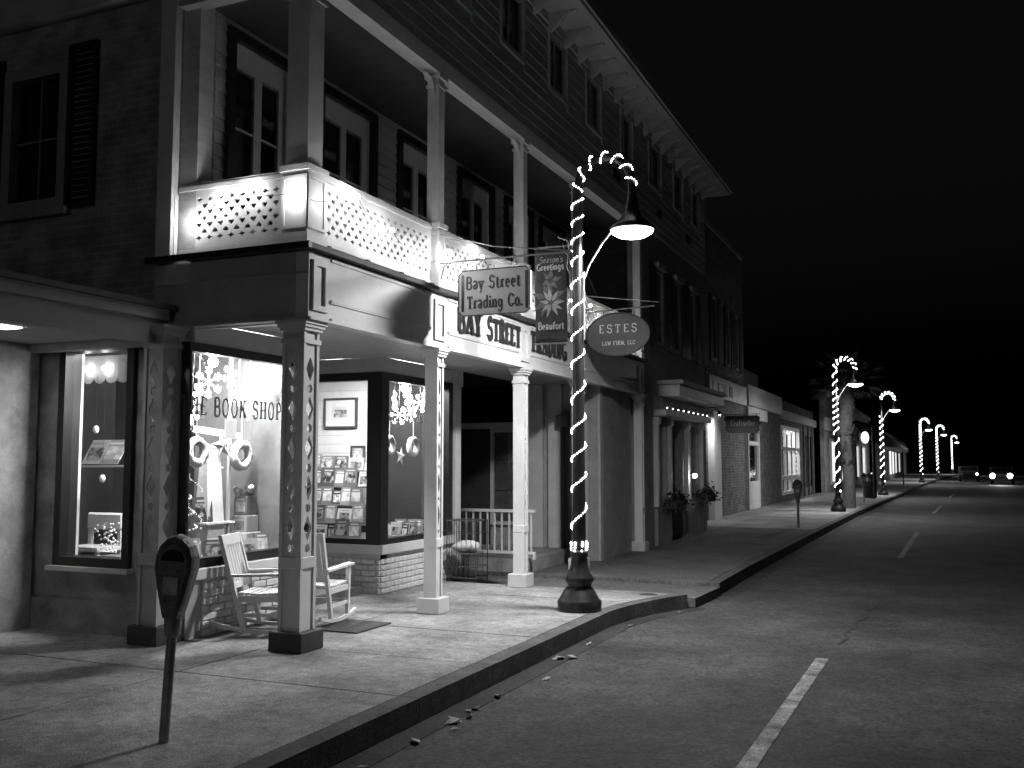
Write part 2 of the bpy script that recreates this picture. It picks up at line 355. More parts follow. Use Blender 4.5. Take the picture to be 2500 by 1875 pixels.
# ---- lettering: stroke font with serifs (k = thick stroke, t = thin stroke)
def arc(cx, cy_, rx, ry, a0, a1, n=9):
    return [(cx+rx*math.cos(R(a0+(a1-a0)*i/n)), cy_+ry*math.sin(R(a0+(a1-a0)*i/n))) for i in range(n+1)]
GL = {
 'A': (0.78, [('t', [(0.1,0),(0.39,1)]), ('k', [(0.39,1),(0.68,0)]), ('t', [(0.22,0.34),(0.56,0.34)])], [(0.1,0),(0.68,0)]),
 'B': (0.72, [('k', [(0.17,0),(0.17,1)]), ('m', [(0.17,1)]+arc(0.4,0.76,0.2,0.24,90,-90)+[(0.17,0.52)]), ('m', [(0.17,0.52)]+arc(0.42,0.26,0.23,0.26,90,-90)+[(0.17,0)])], []),
 'C': (0.74, [('m', arc(0.4,0.5,0.3,0.5,40,320,14))], [(0.63,0.84),(0.63,0.16)]),
 'D': (0.76, [('k', [(0.17,0),(0.17,1)]), ('m', [(0.17,1)]+arc(0.34,0.5,0.32,0.5,90,-90,12)+[(0.17,0)])], []),
 'E': (0.66, [('k', [(0.17,0),(0.17,1)]), ('t', [(0.17,0.96),(0.58,0.96)]), ('t', [(0.17,0.5),(0.45,0.5)]), ('t', [(0.17,0.04),(0.6,0.04)]), ('t', [(0.57,1),(0.57,0.8)]), ('t', [(0.59,0),(0.59,0.2)])], []),
 'F': (0.62, [('k', [(0.17,0),(0.17,1)]), ('t', [(0.17,0.96),(0.58,0.96)]), ('t', [(0.17,0.5),(0.45,0.5)]), ('t', [(0.57,1),(0.57,0.8)])], [(0.17,0)]),
 'G': (0.78, [('m', arc(0.4,0.5,0.3,0.5,45,350,14)), ('k', [(0.66,0),(0.66,0.42)]), ('t', [(0.46,0.42),(0.72,0.42)])], []),
 'H': (0.82, [('k', [(0.18,0),(0.18,1)]), ('k', [(0.64,0),(0.64,1)]), ('t', [(0.18,0.5),(0.64,0.5)])], [(0.18,0),(0.18,1),(0.64,0),(0.64,1)]),
 'I': (0.4, [('k', [(0.2,0),(0.2,1)])], [(0.2,0),(0.2,1)]),
 'K': (0.8, [('k', [(0.18,0),(0.18,1)]), ('t', [(0.18,0.42),(0.64,1)]), ('k', [(0.34,0.58),(0.66,0)])], [(0.18,0),(0.18,1),(0.64,0),(0.62,1)]),
 'L': (0.62, [('k', [(0.17,0),(0.17,1)]), ('t', [(0.17,0.04),(0.56,0.04)]), ('t', [(0.55,0),(0.55,0.22)])], [(0.17,1)]),
 'M': (0.98, [('t', [(0.16,0),(0.16,1)]), ('k', [(0.16,1),(0.49,0.1)]), ('t', [(0.49,0.1),(0.8,1)]), ('k', [(0.8,1),(0.8,0)])], [(0.16,0),(0.8,0)]),
 'N': (0.84, [('t', [(0.18,0),(0.18,1)]), ('k', [(0.18,1),(0.66,0)]), ('t', [(0.66,0),(0.66,1)])], [(0.18,0),(0.66,1)]),
 'O': (0.8, [('m', arc(0.4,0.5,0.29,0.5,0,360,18))], []),
 'P': (0.68, [('k', [(0.17,0),(0.17,1)]), ('m', [(0.17,1)]+arc(0.38,0.74,0.22,0.26,90,-90)+[(0.17,0.48)])], [(0.17,0)]),
 'R': (0.76, [('k', [(0.17,0),(0.17,1)]), ('m', [(0.17,1)]+arc(0.4,0.75,0.21,0.25,90,-90)+[(0.17,0.5)]), ('k', [(0.38,0.5),(0.62,0)])], [(0.17,0),(0.64,0)]),
 'S': (0.68, [('m', arc(0.34,0.74,0.23,0.26,30,230,9)+arc(0.34,0.26,0.24,0.27,70,-150,11))], [(0.54,0.88),(0.13,0.12)]),
 'T': (0.72, [('k', [(0.36,0),(0.36,1)]), ('t', [(0.08,0.96),(0.64,0.96)]), ('t', [(0.1,1),(0.1,0.78)]), ('t', [(0.62,1),(0.62,0.78)])], [(0.36,0)]),
 'W': (1.0, [('k', [(0.1,1),(0.3,0)]), ('t', [(0.3,0),(0.5,0.9)]), ('k', [(0.5,0.9),(0.7,0)]), ('t', [(0.7,0),(0.9,1)])], [(0.1,1),(0.9,1)]),
 'Y': (0.74, [('k', [(0.37,0),(0.37,0.46)]), ('k', [(0.37,0.46),(0.12,1)]), ('t', [(0.37,0.46),(0.62,1)])], [(0.37,0),(0.12,1),(0.62,1)]),
 'a': (0.56, [('m', arc(0.26,0.47,0.17,0.18,160,20,6)+[(0.43,0.02)]), ('m', arc(0.25,0.17,0.15,0.16,60,330,9)+[(0.42,0.3)])], []),
 'd': (0.6, [('m', arc(0.26,0.31,0.18,0.31,0,360,14)), ('k', [(0.45,0),(0.45,1)])], []),
 'e': (0.54, [('m', [(0.1,0.34),(0.44,0.34)]+arc(0.27,0.32,0.18,0.31,10,310,12))], []),
 'f': (0.4, [('k', [(0.17,0),(0.17,0.8)]), ('m', arc(0.29,0.8,0.12,0.18,180,40,6)), ('t', [(0.04,0.6),(0.34,0.6)])], [(0.17,0)]),
 'g': (0.58, [('m', arc(0.26,0.33,0.18,0.29,0,360,14)), ('m', [(0.44,0.6),(0.44,-0.15)]+arc(0.26,-0.15,0.18,0.16,0,-160,7))], []),
 'i': (0.3, [('k', [(0.15,0),(0.15,0.62)]), ('k', [(0.15,0.8),(0.15,0.92)])], [(0.15,0)]),
 'l': (0.3, [('k', [(0.15,0),(0.15,1)])], [(0.15,0)]),
 'n': (0.62, [('k', [(0.14,0),(0.14,0.62)]), ('m', arc(0.31,0.42,0.17,0.2,170,0,7)+[(0.48,0)])], [(0.14,0),(0.48,0)]),
 'o': (0.58, [('m', arc(0.29,0.31,0.2,0.31,0,360,14))], []),
 'r': (0.44, [('k', [(0.14,0),(0.14,0.62)]), ('m', arc(0.29,0.42,0.14,0.2,170,40,6))], [(0.14,0)]),
 's': (0.48, [('m', arc(0.25,0.46,0.15,0.16,30,230,7)+arc(0.25,0.16,0.16,0.17,70,-150,8))], []),
 't': (0.4, [('k', [(0.17,0.06),(0.17,0.84)]), ('m', arc(0.27,0.1,0.1,0.1,180,320,5)), ('t', [(0.03,0.6),(0.36,0.6)])], []),
 'u': (0.62, [('m', [(0.14,0.62)]+arc(0.29,0.2,0.15,0.2,180,350,7)), ('k', [(0.46,0),(0.46,0.62)])], []),
 'y': (0.56, [('k', [(0.08,0.62),(0.28,0.02)]), ('t', [(0.48,0.62),(0.2,-0.3),(0.08,-0.28)])], [(0.08,0.62),(0.48,0.62)]),
 '.': (0.26, [('k', [(0.12,0),(0.12,0.12)])], []), ',': (0.24, [('k', [(0.12,0.1),(0.07,-0.12)])], []), "'": (0.22, [('t', [(0.12,1),(0.1,0.78)])], []), ' ': (0.42, [], []),
}
def text_width(t, track=0.0): return sum(GL[c][0]+track for c in t)
def lettering(name, t, m, parent, org, ud, vd, width, height, k=0.17, th=0.09, serif=0.16, track=0.04, depth=0.006, slant=0.0):
    """raised letters: org = lower left, ud/vd = unit vectors along and up; width = whole line, height = capital height"""
    org = Vector(org); ud = Vector(ud); vd = Vector(vd); nd = ud.cross(vd)
    sx = width/text_width(t, track); x = 0.0; b = None; cnt = 0
    wmap = {'k': k, 't': th, 'm': (k+th)/2*1.02}
    def P(u, v, d): return org+ud*(u*sx+slant*v*height)+vd*(v*height)+nd*d
    def ribbon(pts, w):
        nonlocal cnt
        d = depth+0.00025*(cnt % 9); cnt += 1
        pts = [Vector((p[0], p[1]*height/sx)) for p in pts]
        L_, Rr_ = [], []
        for i, p in enumerate(pts):
            a = pts[max(i-1, 0)]; c = pts[min(i+1, len(pts)-1)]; tdir = (c-a)
            if tdir.length < 1e-6: tdir = Vector((1, 0))
            tdir.normalize(); nn = Vector((-tdir.y, tdir.x))*w/2
            L_.append(p+nn); Rr_.append(p-nn)
        q = lambda p, dd: P(p.x+x, p.y*sx/height, dd)
        for i in range(len(pts)-1):
            b.face([q(Rr_[i], d), q(Rr_[i+1], d), q(L_[i+1], d), q(L_[i], d)])
        outl = Rr_+L_[::-1]
        for i in range(len(outl)):
            p, p2 = outl[i], outl[(i+1) % len(outl)]
            b.face([q(p, 0), q(p2, 0), q(p2, d), q(p, d)])
    for ch in t:
        w, st, se = GL[ch]; b = MB()
        for kind, pts in st: ribbon(pts, wmap[kind])
        if serif:
            for sxp, syp in se:
                yy = syp*1.0; e = 0.045*sx/height
                yy = yy+e if syp < 0.5 else yy-e
                ribbon([(sxp-serif, yy), (sxp+serif, yy)], th)
        x += w+track
        if b.f: b.build('letter', m, parent)

# ------------------------------------------------------------------ setting: road, pavements, kerbs
KN = [(-30,-3.32),(10.3,-3.32),(10.8,-3.25),(11.3,-3.12),(11.7,-2.98),(12.02,-2.84)]
KF = [(13.25,-2.74),(15.6,-2.75),(25,-2.62),(34,-2.45),(45,-2.1),(55,-1.72),(80,-0.95),(100,0.0),(120,1.0),(170,4.2),(260,12)]
def kx(tab, y):
    for (a, xa), (b, xb) in zip(tab, tab[1:]):
        if a <= y <= b: return xa+(xb-xa)*(y-a)/(b-a)
    return tab[0][1] if y < tab[0][0] else tab[-1][1]
b = MB(); b.face([(-60,-40,-0.17),(120,-40,-0.17),(120,420,-0.17),(-60,420,-0.17)])
road = struct(b.build('road', asphalt))
def sheet(name, m, parent, poly, z0, z1):
    b = MB(); b.prism(poly, lambda x, y: (x, y, z0), lambda x, y: (x, y, z1)); return b.build(name, m, parent)
def band_poly(tab, off0, off1, y0, y1, step=0.5):
    ys = sorted(set([y0, y1]+[t[0] for t in tab if y0 < t[0] < y1]))
    return [(kx(tab, y)+off1, y) for y in ys]+[(kx(tab, y)+off0, y) for y in reversed(ys)]
sidewalk = struct(sheet('sidewalk', darkconc, None, [(-3.36,-30),(-3.36,10.4),(-2.95,11.98),(-13,11.98),(-13,-30)], -0.165, -0.012))
joints = [-9.0, -6.5, -4.0, -1.5, 1.0, 3.5, 6.02, 7.22, 8.5, 9.75, 11.0, 11.96]
for y0, y1 in zip(joints, joints[1:]):
    a, c = y0+0.006, y1-0.006
    ys = sorted(set([a, c]+[t[0] for t in KN if a < t[0] < c]))
    o = sheet('slab', concrete, sidewalk, [(kx(KN, y)-0.168, y) for y in ys]+[(-5.444, c), (-5.444, a)], -0.06, random.uniform(-0.0015, 0.0015))
    o = sheet('slab', concrete, sidewalk, [(-5.456, a), (-5.456, c), (-8.3, c), (-8.3, a)], -0.06, random.uniform(-0.0015, 0.0015))
for y0, y1 in zip(joints, joints[1:]):
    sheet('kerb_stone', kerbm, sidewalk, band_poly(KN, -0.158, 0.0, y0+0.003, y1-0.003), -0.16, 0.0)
alley = struct(sheet('alley_apron', darkconc, None, [(-2.78,12.0),(-2.72,13.22),(-9.6,13.22),(-9.6,12.0)], -0.16, -0.05))
sidewalk2 = struct(sheet('sidewalk', darkconc, None, [(kx(KF, y)-0.16, y) for y in [13.25]+[t[0] for t in KF[1:]]]+[(-14, 260), (-14, 13.25)], -0.16, -0.012))
jf = [13.26]+[15+1.6*i for i in range(16)]
for y0, y1 in zip(jf, jf[1:]):
    ys = [y0+0.006, y1-0.006]
    sheet('slab', concrete if y0 > 24 else darkconc, sidewalk2, [(kx(KF, y)-0.168, y) for y in ys]+[(-4.9, ys[1]), (-4.9, ys[0])], -0.06, random.uniform(-0.0015, 0.0015))  # shadow on the pavement put into the colour: nearer slabs take dark concrete
    sheet('slab', concrete if y0 > 24 else darkconc, sidewalk2, [(-4.912, ys[0]), (-4.912, ys[1]), (-7.0, ys[1]), (-7.0, ys[0])], -0.06, 0.0)
ys = [jf[-1]+0.01]+[t[0] for t in KF if t[0] > jf[-1]]
sheet('slab', concrete, sidewalk2, [(kx(KF, y)-0.168, y) for y in ys]+[(-9.0, ys[-1]), (-9.0, ys[0])], -0.06, 0.0)
jk = [13.25+3.0*i for i in range(8)]+[40, 55, 80, 100, 120, 170]
for y0, y1 in zip(jk, jk[1:]):
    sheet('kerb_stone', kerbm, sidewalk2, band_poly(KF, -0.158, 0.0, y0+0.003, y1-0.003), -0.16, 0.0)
sheet('gutter_strip', gutterm, road, band_poly(KN, 0.0, 0.2, -6, 12.0), -0.171, -0.166)  # both strips: dirty gutter with the shadow along the kerb put into its colour
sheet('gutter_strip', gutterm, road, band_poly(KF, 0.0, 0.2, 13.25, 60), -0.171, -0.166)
for y0, x0, y1, x1 in ((2.0,-1.16,9.42,-1.02), (19.8,-0.70,27.0,-0.52), (37.0,-0.2,44.0,0.1), (54,0.5,61,0.8)):
    sheet('lane_marking', paintline, road, [(x0-0.055,y0),(x0+0.055,y0),(x1+0.055,y1),(x1-0.055,y1)], -0.171, -0.1655)
cp = [(-0.95,10.2),(-0.9,10.6),(-0.96,10.95),(-0.87,11.3),(-0.9,11.7),(-0.8,12.1),(-0.83,12.6),(-0.75,13.3)]
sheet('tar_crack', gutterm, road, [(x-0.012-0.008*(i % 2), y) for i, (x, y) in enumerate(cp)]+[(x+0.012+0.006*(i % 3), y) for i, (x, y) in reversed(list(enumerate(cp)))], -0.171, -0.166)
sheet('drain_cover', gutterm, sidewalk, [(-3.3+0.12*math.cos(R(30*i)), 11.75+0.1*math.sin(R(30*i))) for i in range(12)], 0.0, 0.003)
# the far side of the street, beyond the right edge: a plain pavement
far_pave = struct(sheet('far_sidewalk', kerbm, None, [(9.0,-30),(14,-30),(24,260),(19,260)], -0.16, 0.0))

# ------------------------------------------------------------------ building pieces
def wall_grid(u0, u1, z0, z1, openings, f):
    """boxes of a wall round its openings; f(u0,u1,z0,z1) adds one box"""
    us = sorted(set([u0, u1]+[v for o in openings for v in o[:2] if u0 < v < u1])); zs = sorted(set([z0, z1]+[v for o in openings for v in o[2:] if z0 < v < z1]))
    for a, c in zip(zs, zs[1:]):
        run = None
        for p, q in zip(us, us[1:]):
            mu, mz = (p+q)/2, (a+c)/2
            solid = not any(o[0] < mu < o[1] and o[2] < mz < o[3] for o in openings)
            if solid: run = (run[0], q) if run else (p, q)
            if (not solid or q == us[-1]) and run:
                f(run[0], run[1], a, c); run = None
def frame_rect(b, plane, u0, u1, z0, z1, w, d0, d1):
    """four butted bars; plane 'x' (u = y) or 'y' (u = x)"""
    def bb(a0, a1, c0, c1):
        b.box(d0, d1, a0, a1, c0, c1) if plane == 'x' else b.box(a0, a1, d0, d1, c0, c1)
    bb(u0, u1, z1-w, z1); bb(u0, u1, z0, z0+w); bb(u0, u0+w, z0+w, z1-w); bb(u1-w, u1, z0+w, z1-w)
def polar_ring(b, poly, u0, u1, v0, v1, F, t):
    """rectangle u0..u1 x v0..v1 with a star-shaped hole (poly about the centre), thickness t; F(u,v,w)"""
    cu, cv = (u0+u1)/2, (v0+v1)/2; hu, hv = (u1-u0)/2, (v1-v0)/2
    angs = sorted(set([round(math.atan2(y, x), 5) for x, y in poly]+[round(math.atan2(sy*hv, sx*hu), 5) for sx in (-1,1) for sy in (-1,1)]))
    def hole(a):
        dx, dy = math.cos(a), math.sin(a); best = None
        for (x1, y1), (x2, y2) in zip(poly, poly[1:]+poly[:1]):
            ex, ey = x2-x1, y2-y1; den = dx*ey-dy*ex
            if abs(den) < 1e-12: continue
            tt = (x1*ey-y1*ex)/den; ss = (x1*dy-y1*dx)/den
            if tt > 0 and -1e-3 <= ss <= 1.001: best = tt if best is None else min(best, tt)
        return best or 0.01
    inn, out = [], []
    for a in angs:
        r = hole(a); inn.append((cu+r*math.cos(a), cv+r*math.sin(a)))
        k = min(hu/max(1e-9, abs(math.cos(a))), hv/max(1e-9, abs(math.sin(a)))); out.append((cu+k*math.cos(a), cv+k*math.sin(a)))
    n = len(angs)
    for i in range(n):
        j = (i+1) % n
        b.face([F(*inn[i], t), F(*out[i], t), F(*out[j], t), F(*inn[j], t)])
        b.face([F(*inn[j], 0), F(*out[j], 0), F(*out[i], 0), F(*inn[i], 0)])
        b.face([F(*inn[i], 0), F(*inn[i], t), F(*inn[j], t), F(*inn[j], 0)])
def sup(p, a, c, n=16):
    o = []
    for i in range(n):
        th = 2*math.pi*i/n; x, y = math.cos(th), math.sin(th); r = (abs(x)**p+abs(y)**p)**(-1/p); o.append((a*r*x, c*r*y))
    return o
def sym(half, a, c): return [(x*a, y*c) for x, y in half]+[(-x*a, y*c) for x, y in reversed(half) if x > 0]
def heart(a, c): return sym([(0,-1),(0.5,-0.4),(0.88,0.15),(0.85,0.6),(0.5,0.85),(0.15,0.7),(0,0.45)], a, c)
def spade(a, c): return sym([(0,-0.75),(0.25,-0.8),(0.14,-0.5),(0.45,-0.62),(0.85,-0.4),(0.8,0.0),(0.45,0.5),(0,1)], a, c)
def star4(a, c): return sup(0.62, a, c)
def diam(a, c): return sup(1.05, a, c)
def circ(a, c): return sup(2, a, c)
def plain(b, F, u0, u1, v0, v1, t):
    P = [(u0,v0),(u1,v0),(u1,v1),(u0,v1)]
    b.face([F(*p, t) for p in P]); b.face([F(*p, 0) for p in P[::-1]])
def fret_sheet(b, F, u0, u1, v0, v1, t, mu, top, bot, cw=0.13):
    """balcony panel: staggered rows of card-suit holes inside a plain margin"""
    plain(b, F, u0, u1, v0, v0+bot, t); plain(b, F, u0, u1, v1-top, v1, t)
    a0, a1, c0, c1 = u0+mu, u1-mu, v0+bot, v1-top
    plain(b, F, u0, a0, c0, c1, t); plain(b, F, a1, u1, c0, c1, t)
    n = max(2, round((a1-a0)/cw)); w = (a1-a0)/n
    rows = [(star4, 0.047, 0.045), (spade, 0.038, 0.042), (heart, 0.037, 0.036), (diam, 0.024, 0.024), (heart, 0.034, 0.036), (heart, 0.038, 0.042), (star4, 0.047, 0.045)]
    rh = (c1-c0)/len(rows)
    for r, (fn, a, c) in enumerate(rows):
        z0, z1 = c0+r*rh, c0+(r+1)*rh; c = min(c, rh*0.47)
        if r % 2:
            plain(b, F, a0, a0+w/2, z0, z1, t); plain(b, F, a1-w/2, a1, z0, z1, t)
            for k in range(n-1): polar_ring(b, fn(a, c), a0+w/2+k*w, a0+w/2+(k+1)*w, z0, z1, F, t)
        else:
            for k in range(n): polar_ring(b, fn(a, c), a0+k*w, a0+(k+1)*w, z0, z1, F, t)
    for p, q in (((u0,v0),(u1,v0)), ((u1,v0),(u1,v1)), ((u1,v1),(u0,v1)), ((u0,v1),(u0,v0))):
        b.face([F(*p, 0), F(*q, 0), F(*q, t), F(*p, t)])
def fret_strip(b, F, u0, u1, v0, v1, t):
    """post board: tall diamonds and small rounds, one above the other"""
    n = max(1, round((v1-v0)/0.34)); h = (v1-v0)/n; w = u1-u0
    for k in range(n):
        z = v0+k*h
        polar_ring(b, circ(w*0.24, w*0.24), u0, u1, z, z+h*0.3, F, t)
        polar_ring(b, diam(w*0.36, h*0.32), u0, u1, z+h*0.3, z+h, F, t)

# ================================================================== the porch building
BL = thing('shop_building', (-6.4, 12.0, 0), 'white timber shop building with two-storey porch and pierced balcony panels', 'building')
PXC = -5.15; PX = -5.04                                    # post line
# --- side wall towards the camera
b = MB()
wall_grid(-14, -6.52, -0.1, 3.05, [(-7.95, -6.98, 0.62, 2.79)], lambda u0, u1, z0, z1: b.box(u0, u1, 7.05, 7.25, z0, z1))
b.build('side_wall', stuccol, BL)
b = MB()
wall_grid(-14, -6.52, 3.05, 6.15, [(-8.92, -8.0, 4.18, 5.72)], lambda u0, u1, z0, z1: b.box(u0, u1, 7.05, 7.25, z0, z1))
b.build('side_wall', brickSide, BL)
box('base_course', stuccol, BL, -14, -6.6, 6.99, 7.048, -0.1, 0.3)
box('wall_corner', dimw, BL, -6.52, -6.32, 7.05, 7.25, -0.1, 0.53); box('wall_corner', board, BL, -6.52, -6.32, 7.05, 7.25, 2.735, 6.15)
# side display window
fr = MB(); frame_rect(fr, 'y', -7.95, -6.98, 0.62, 2.79, 0.085, 7.0, 7.2); fr = fr.build('window_frame', darkframe, BL)
box('sill', trimw, BL, -7.99, -6.94, 6.95, 7.05, 0.575, 0.62)
box('pane', glass, fr, -7.866, -7.064, 7.1, 7.106, 0.705, 2.705)
# upper side window with shutters
fr = MB(); frame_rect(fr, 'y', -8.92, -8.0, 4.18, 5.72, 0.12, 7.02, 7.2); fr = fr.build('window_frame', stucco, BL)
for k in range(2):
    for j in range(2):
        x0 = -8.8+j*0.345; z0 = 4.3+k*0.66
        box('pane', darkpane, fr, x0, x0+0.33, 7.12, 7.13, z0, z0+0.64)
b = MB(); b.box(-8.8, -8.12, 7.10, 7.15, 4.942, 4.958); b.box(-8.468, -8.457, 7.10, 7.15, 4.3, 4.94); b.box(-8.468, -8.457, 7.10, 7.15, 4.96, 5.6); b.build('muntin', stucco, fr)
box('sill', stucco, BL, -9.0, -7.92, 6.95, 7.05, 4.1, 4.178)
for x0 in (-7.985, -9.32):
    sh = MB(); frame_rect(sh, 'y', x0, x0+0.385, 4.16, 5.86, 0.05, 7.0, 7.045)
    sh = sh.build('shutter', shutter, BL)
    b = MB()
    for k in range(26):
        z = 4.22+k*0.062; b.add([(x0+0.05, 7.008, z), (x0+0.335, 7.008, z), (x0+0.335, 7.035, z+0.045), (x0+0.05, 7.035, z+0.045)], [(0,1,2,3)])
    tag(b.build('louvres', shutter, sh), None, kind='stuff')
# --- upper front wall with doors and clapboards
DOORS = [(7.52, 8.45), (9.05, 10.1), (10.83, 11.85), (12.55, 13.62), (14.25, 15.25), (15.75, 16.8)]
b = MB(); wall_grid(7.25, 17.4, 3.0, 6.1, [(a, c, 3.5, 5.84) for a, c in DOORS], lambda u0, u1, z0, z1: b.box(-6.52, -6.34, u0, u1, z0, z1)); b.build('front_wall', board, BL)
pitch = 0.13; z = 3.54; k = 0
while z < 5.98:
    segs = []
    edges = [7.27]+[v for d in DOORS for v in (d[0]-0.1, d[1]+0.1)]+[17.38]
    if z+0.02 > 5.94: segs = [(7.27, 12.3), (12.304, 17.38)]
    else: segs = [(edges[i], edges[i+1]) for i in range(0, len(edges), 2)]
    for a, c in segs:
        if c-a > 0.05:
            b = MB(); b.prism([(-6.338, z), (-6.3105, z), (-6.328, z+pitch-0.002), (-6.338, z+pitch-0.002)], lambda x, zz: (x, a, zz), lambda x, zz: (x, c, zz)); b.build('clapboard', board, BL)
    z += pitch
for a, c in DOORS:
    cs = MB(); frame_rect(cs, 'x', a-0.1, c+0.1, 3.42, 5.94, 0.1, -6.34, -6.27); cs = cs.build('door_casing', darkframe, BL)
    d = MB(); s = 0.12; mid = (a+c)/2; x0, x1 = -6.42, -6.37
    d.box(x0, x1, a, a+s, 3.53, 5.84); d.box(x0, x1, c-s, c, 3.53, 5.84); d.box(x0, x1, mid-0.06, mid+0.06, 3.53, 5.60)
    d.box(x0, x1, a+s, c-s, 5.60, 5.84); d.box(x0, x1, a+s, mid-0.06, 3.53, 3.75); d.box(x0, x1, mid+0.06, c-s, 3.53, 3.75)
    d = d.build('balcony_door', trimw, BL)
    for p, q in ((a+s, mid-0.06), (mid+0.06, c-s)):
        for r in range(3):
            zz = 3.77+r*0.61; box('pane', darkpane, d, p+0.004, q-0.004, -6.405, -6.398, zz, zz+0.585) if False else MB().box(-6.405, -6.398, p+0.004, q-0.004, zz, zz+0.585).build('pane', darkpane, d)
            if r: MB().box(-6.412, -6.376, p+0.002, q-0.002, zz-0.022, zz-0.002).build('muntin', trimw, d)
# --- balcony floor, porch ceiling, fascia
box('balcony_floor', darkw, BL, -6.32, -4.9, 6.9, 17.55, 3.475, 3.52)
box('balcony_floor_edge', darkframe, BL, -6.75, -4.9, 6.86, 6.9, 3.47, 3.525)
b = MB()
for k in range(9): b.box(-6.30+k*0.128, -6.30+k*0.128+0.124, 7.13, 17.4, 2.93, 2.955)
tag(b.build('ceiling_boards', porchceil, BL), None, kind='stuff')
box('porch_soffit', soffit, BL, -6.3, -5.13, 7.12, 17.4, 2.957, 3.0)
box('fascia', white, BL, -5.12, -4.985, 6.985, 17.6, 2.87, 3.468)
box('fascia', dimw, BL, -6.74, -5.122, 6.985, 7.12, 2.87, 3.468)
box('fascia_return', white, BL, -6.3, -5.122, 17.46, 17.6, 2.87, 3.468)
box('ceiling_trim', white, BL, -6.3, -5.14, 7.122, 7.2, 2.86, 2.928)
POSTS = [(7.12, 'corner'), (9.42, 'front'), (11.84, 'front'), (14.1, 'front'), (17.42, 'front')]
b = MB()
for (ya, _), (yb, _) in zip(POSTS, POSTS[1:]):
    p, q = ya+0.2, yb-0.2
    b.box(-4.985, -4.972, p, q, 3.425, 3.45); b.box(-4.985, -4.968, p, q, 3.06, 3.077); b.box(-4.985, -4.972, p, q, 3.045, 3.06); b.box(-4.985, -4.965, p, q, 2.885, 2.91)
b.box(-4.985, -4.955, 6.96, 17.62, 2.862, 2.884)
b.build('fascia_moulding', white, BL)
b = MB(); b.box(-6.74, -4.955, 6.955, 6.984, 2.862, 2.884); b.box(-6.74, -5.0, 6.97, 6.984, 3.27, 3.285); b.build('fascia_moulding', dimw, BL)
for ya, _ in POSTS:
    yb = ya-0.02 if ya < 8 else ya
    b = MB(); y0, y1 = (7.03, 7.26) if ya < 8 else (ya-0.13, ya+0.13)
    frame_rect(b, 'x', y0, y1, 2.95, 3.4, 0.05, -4.985, -4.962); b.build('fascia_block', white, BL)
# --- porch posts
def porch_post(y, kind, x=PX, parent=BL, mt=white):
    w = 0.115 if kind in ('corner', 'rear') else 0.076
    p = MB()
    z0, z1 = 0.17, 2.87
    sti = 0.035
    for sx in (-1, 1):
        for sy in (-1, 1):
            p.box(x+sx*w, x+sx*(w-sti), y+sy*w, y+sy*(w-sti), z0, z1-0.1)
    lo, hi = 0.82, 2.56
    for sx in (-1, 1):            # boards on the street and wall faces
        a, c = (x+sx*(w-0.014), x+sx*(w-0.026))
        p.box(a, c, y-w+sti, y+w-sti, z0, lo); p.box(a, c, y-w+sti, y+w-sti, hi, z1-0.1)
        fret_strip(p, (lambda u, v, t, sx=sx: (x+sx*(w-0.026+t), u if sx > 0 else 2*y-u, v)), y-w+sti, y+w-sti, lo, hi, 0.012)
    for sy in (-1, 1):
        if kind in ('corner', 'rear'):
            a, c = (y+sy*(w-0.014), y+sy*(w-0.026))
            p.box(x-w+sti, x+w-sti, a, c, z0, lo); p.box(x-w+sti, x+w-sti, a, c, hi, z1-0.1)
            fret_strip(p, (lambda u, v, t, sy=sy: (u if sy < 0 else 2*x-u, y+sy*(w-0.026+t), v)), x-w+sti, x+w-sti, lo, hi, 0.012)
        else:
            p.box(x-w+sti, x+w-sti, y+sy*w, y+sy*(w-0.03), z0, z1-0.1)
    o = p.build('porch_post', mt, parent)
    MB().bbox(x-w-0.055, x+w+0.055, y-w-0.055, y+w+0.055, 0.0, 0.17, b=0.008).build('post_base', darkw if kind in ('corner', 'rear') else trimw, o)
    MB().bbox(x-w-0.004, x+w+0.004, y-w-0.004, y+w+0.004, 0.70, 0.80, b=0.006).build('post_band', mt, o)
    cpt = MB()
    for i, (e, za, zb) in enumerate(((0.012, 2.66, 2.70), (0.02, 2.771, 2.80), (0.035, 2.80, 2.83), (0.05, 2.83, 2.861))): cpt.box(x-w-e, x+w+e, y-w-e, y+w+e, za, zb)
    cpt.build('capital', mt, o)
    return o
for y, kd in POSTS: porch_post(y, kd, PXC if kd == 'corner' else PX)
porch_post(6.87, 'rear', -6.5, mt=dimw)
# --- upper porch posts, beam, soffit
for y, kd in POSTS:
    w = 0.115 if kd == 'corner' else 0.07; PX = PXC if kd == 'corner' else -5.04
    b = MB(); b.box(PX-w, PX+w, y-w, y+w, 4.255, 5.95)
    u = b.build('upper_post', trimw, BL)
    b = MB(); b.box(PX-w-0.03, PX+w+0.03, y-w-0.03, y+w+0.03, 5.90, 5.949); b.box(PX-w-0.015, PX+w+0.015, y-w-0.015, y+w+0.015, 5.80, 5.83)
    for s in (-1, 1):
        if y+s*0.3 > 7.0: b.prism([(0, 5.9), (0.0, 5.66), (0.03, 5.78), (0.1, 5.86), (0.2, 5.9)], lambda a, z: (PX-0.03, y+s*(w+a), z), lambda a, z: (PX+0.03, y+s*(w+a), z))
    b.build('bracket', trimw, u)
box('corner_column', trimw, BL, -6.72, -6.54, 6.96, 7.045, 3.53, 6.15)
box('porch_beam', trimw, BL, -5.13, -4.95, 6.95, 17.6, 5.952, 6.14)
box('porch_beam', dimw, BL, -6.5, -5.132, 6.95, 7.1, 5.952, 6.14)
box('upper_soffit', soffit, BL, -6.34, -5.132, 7.1, 17.5, 6.03, 6.12)
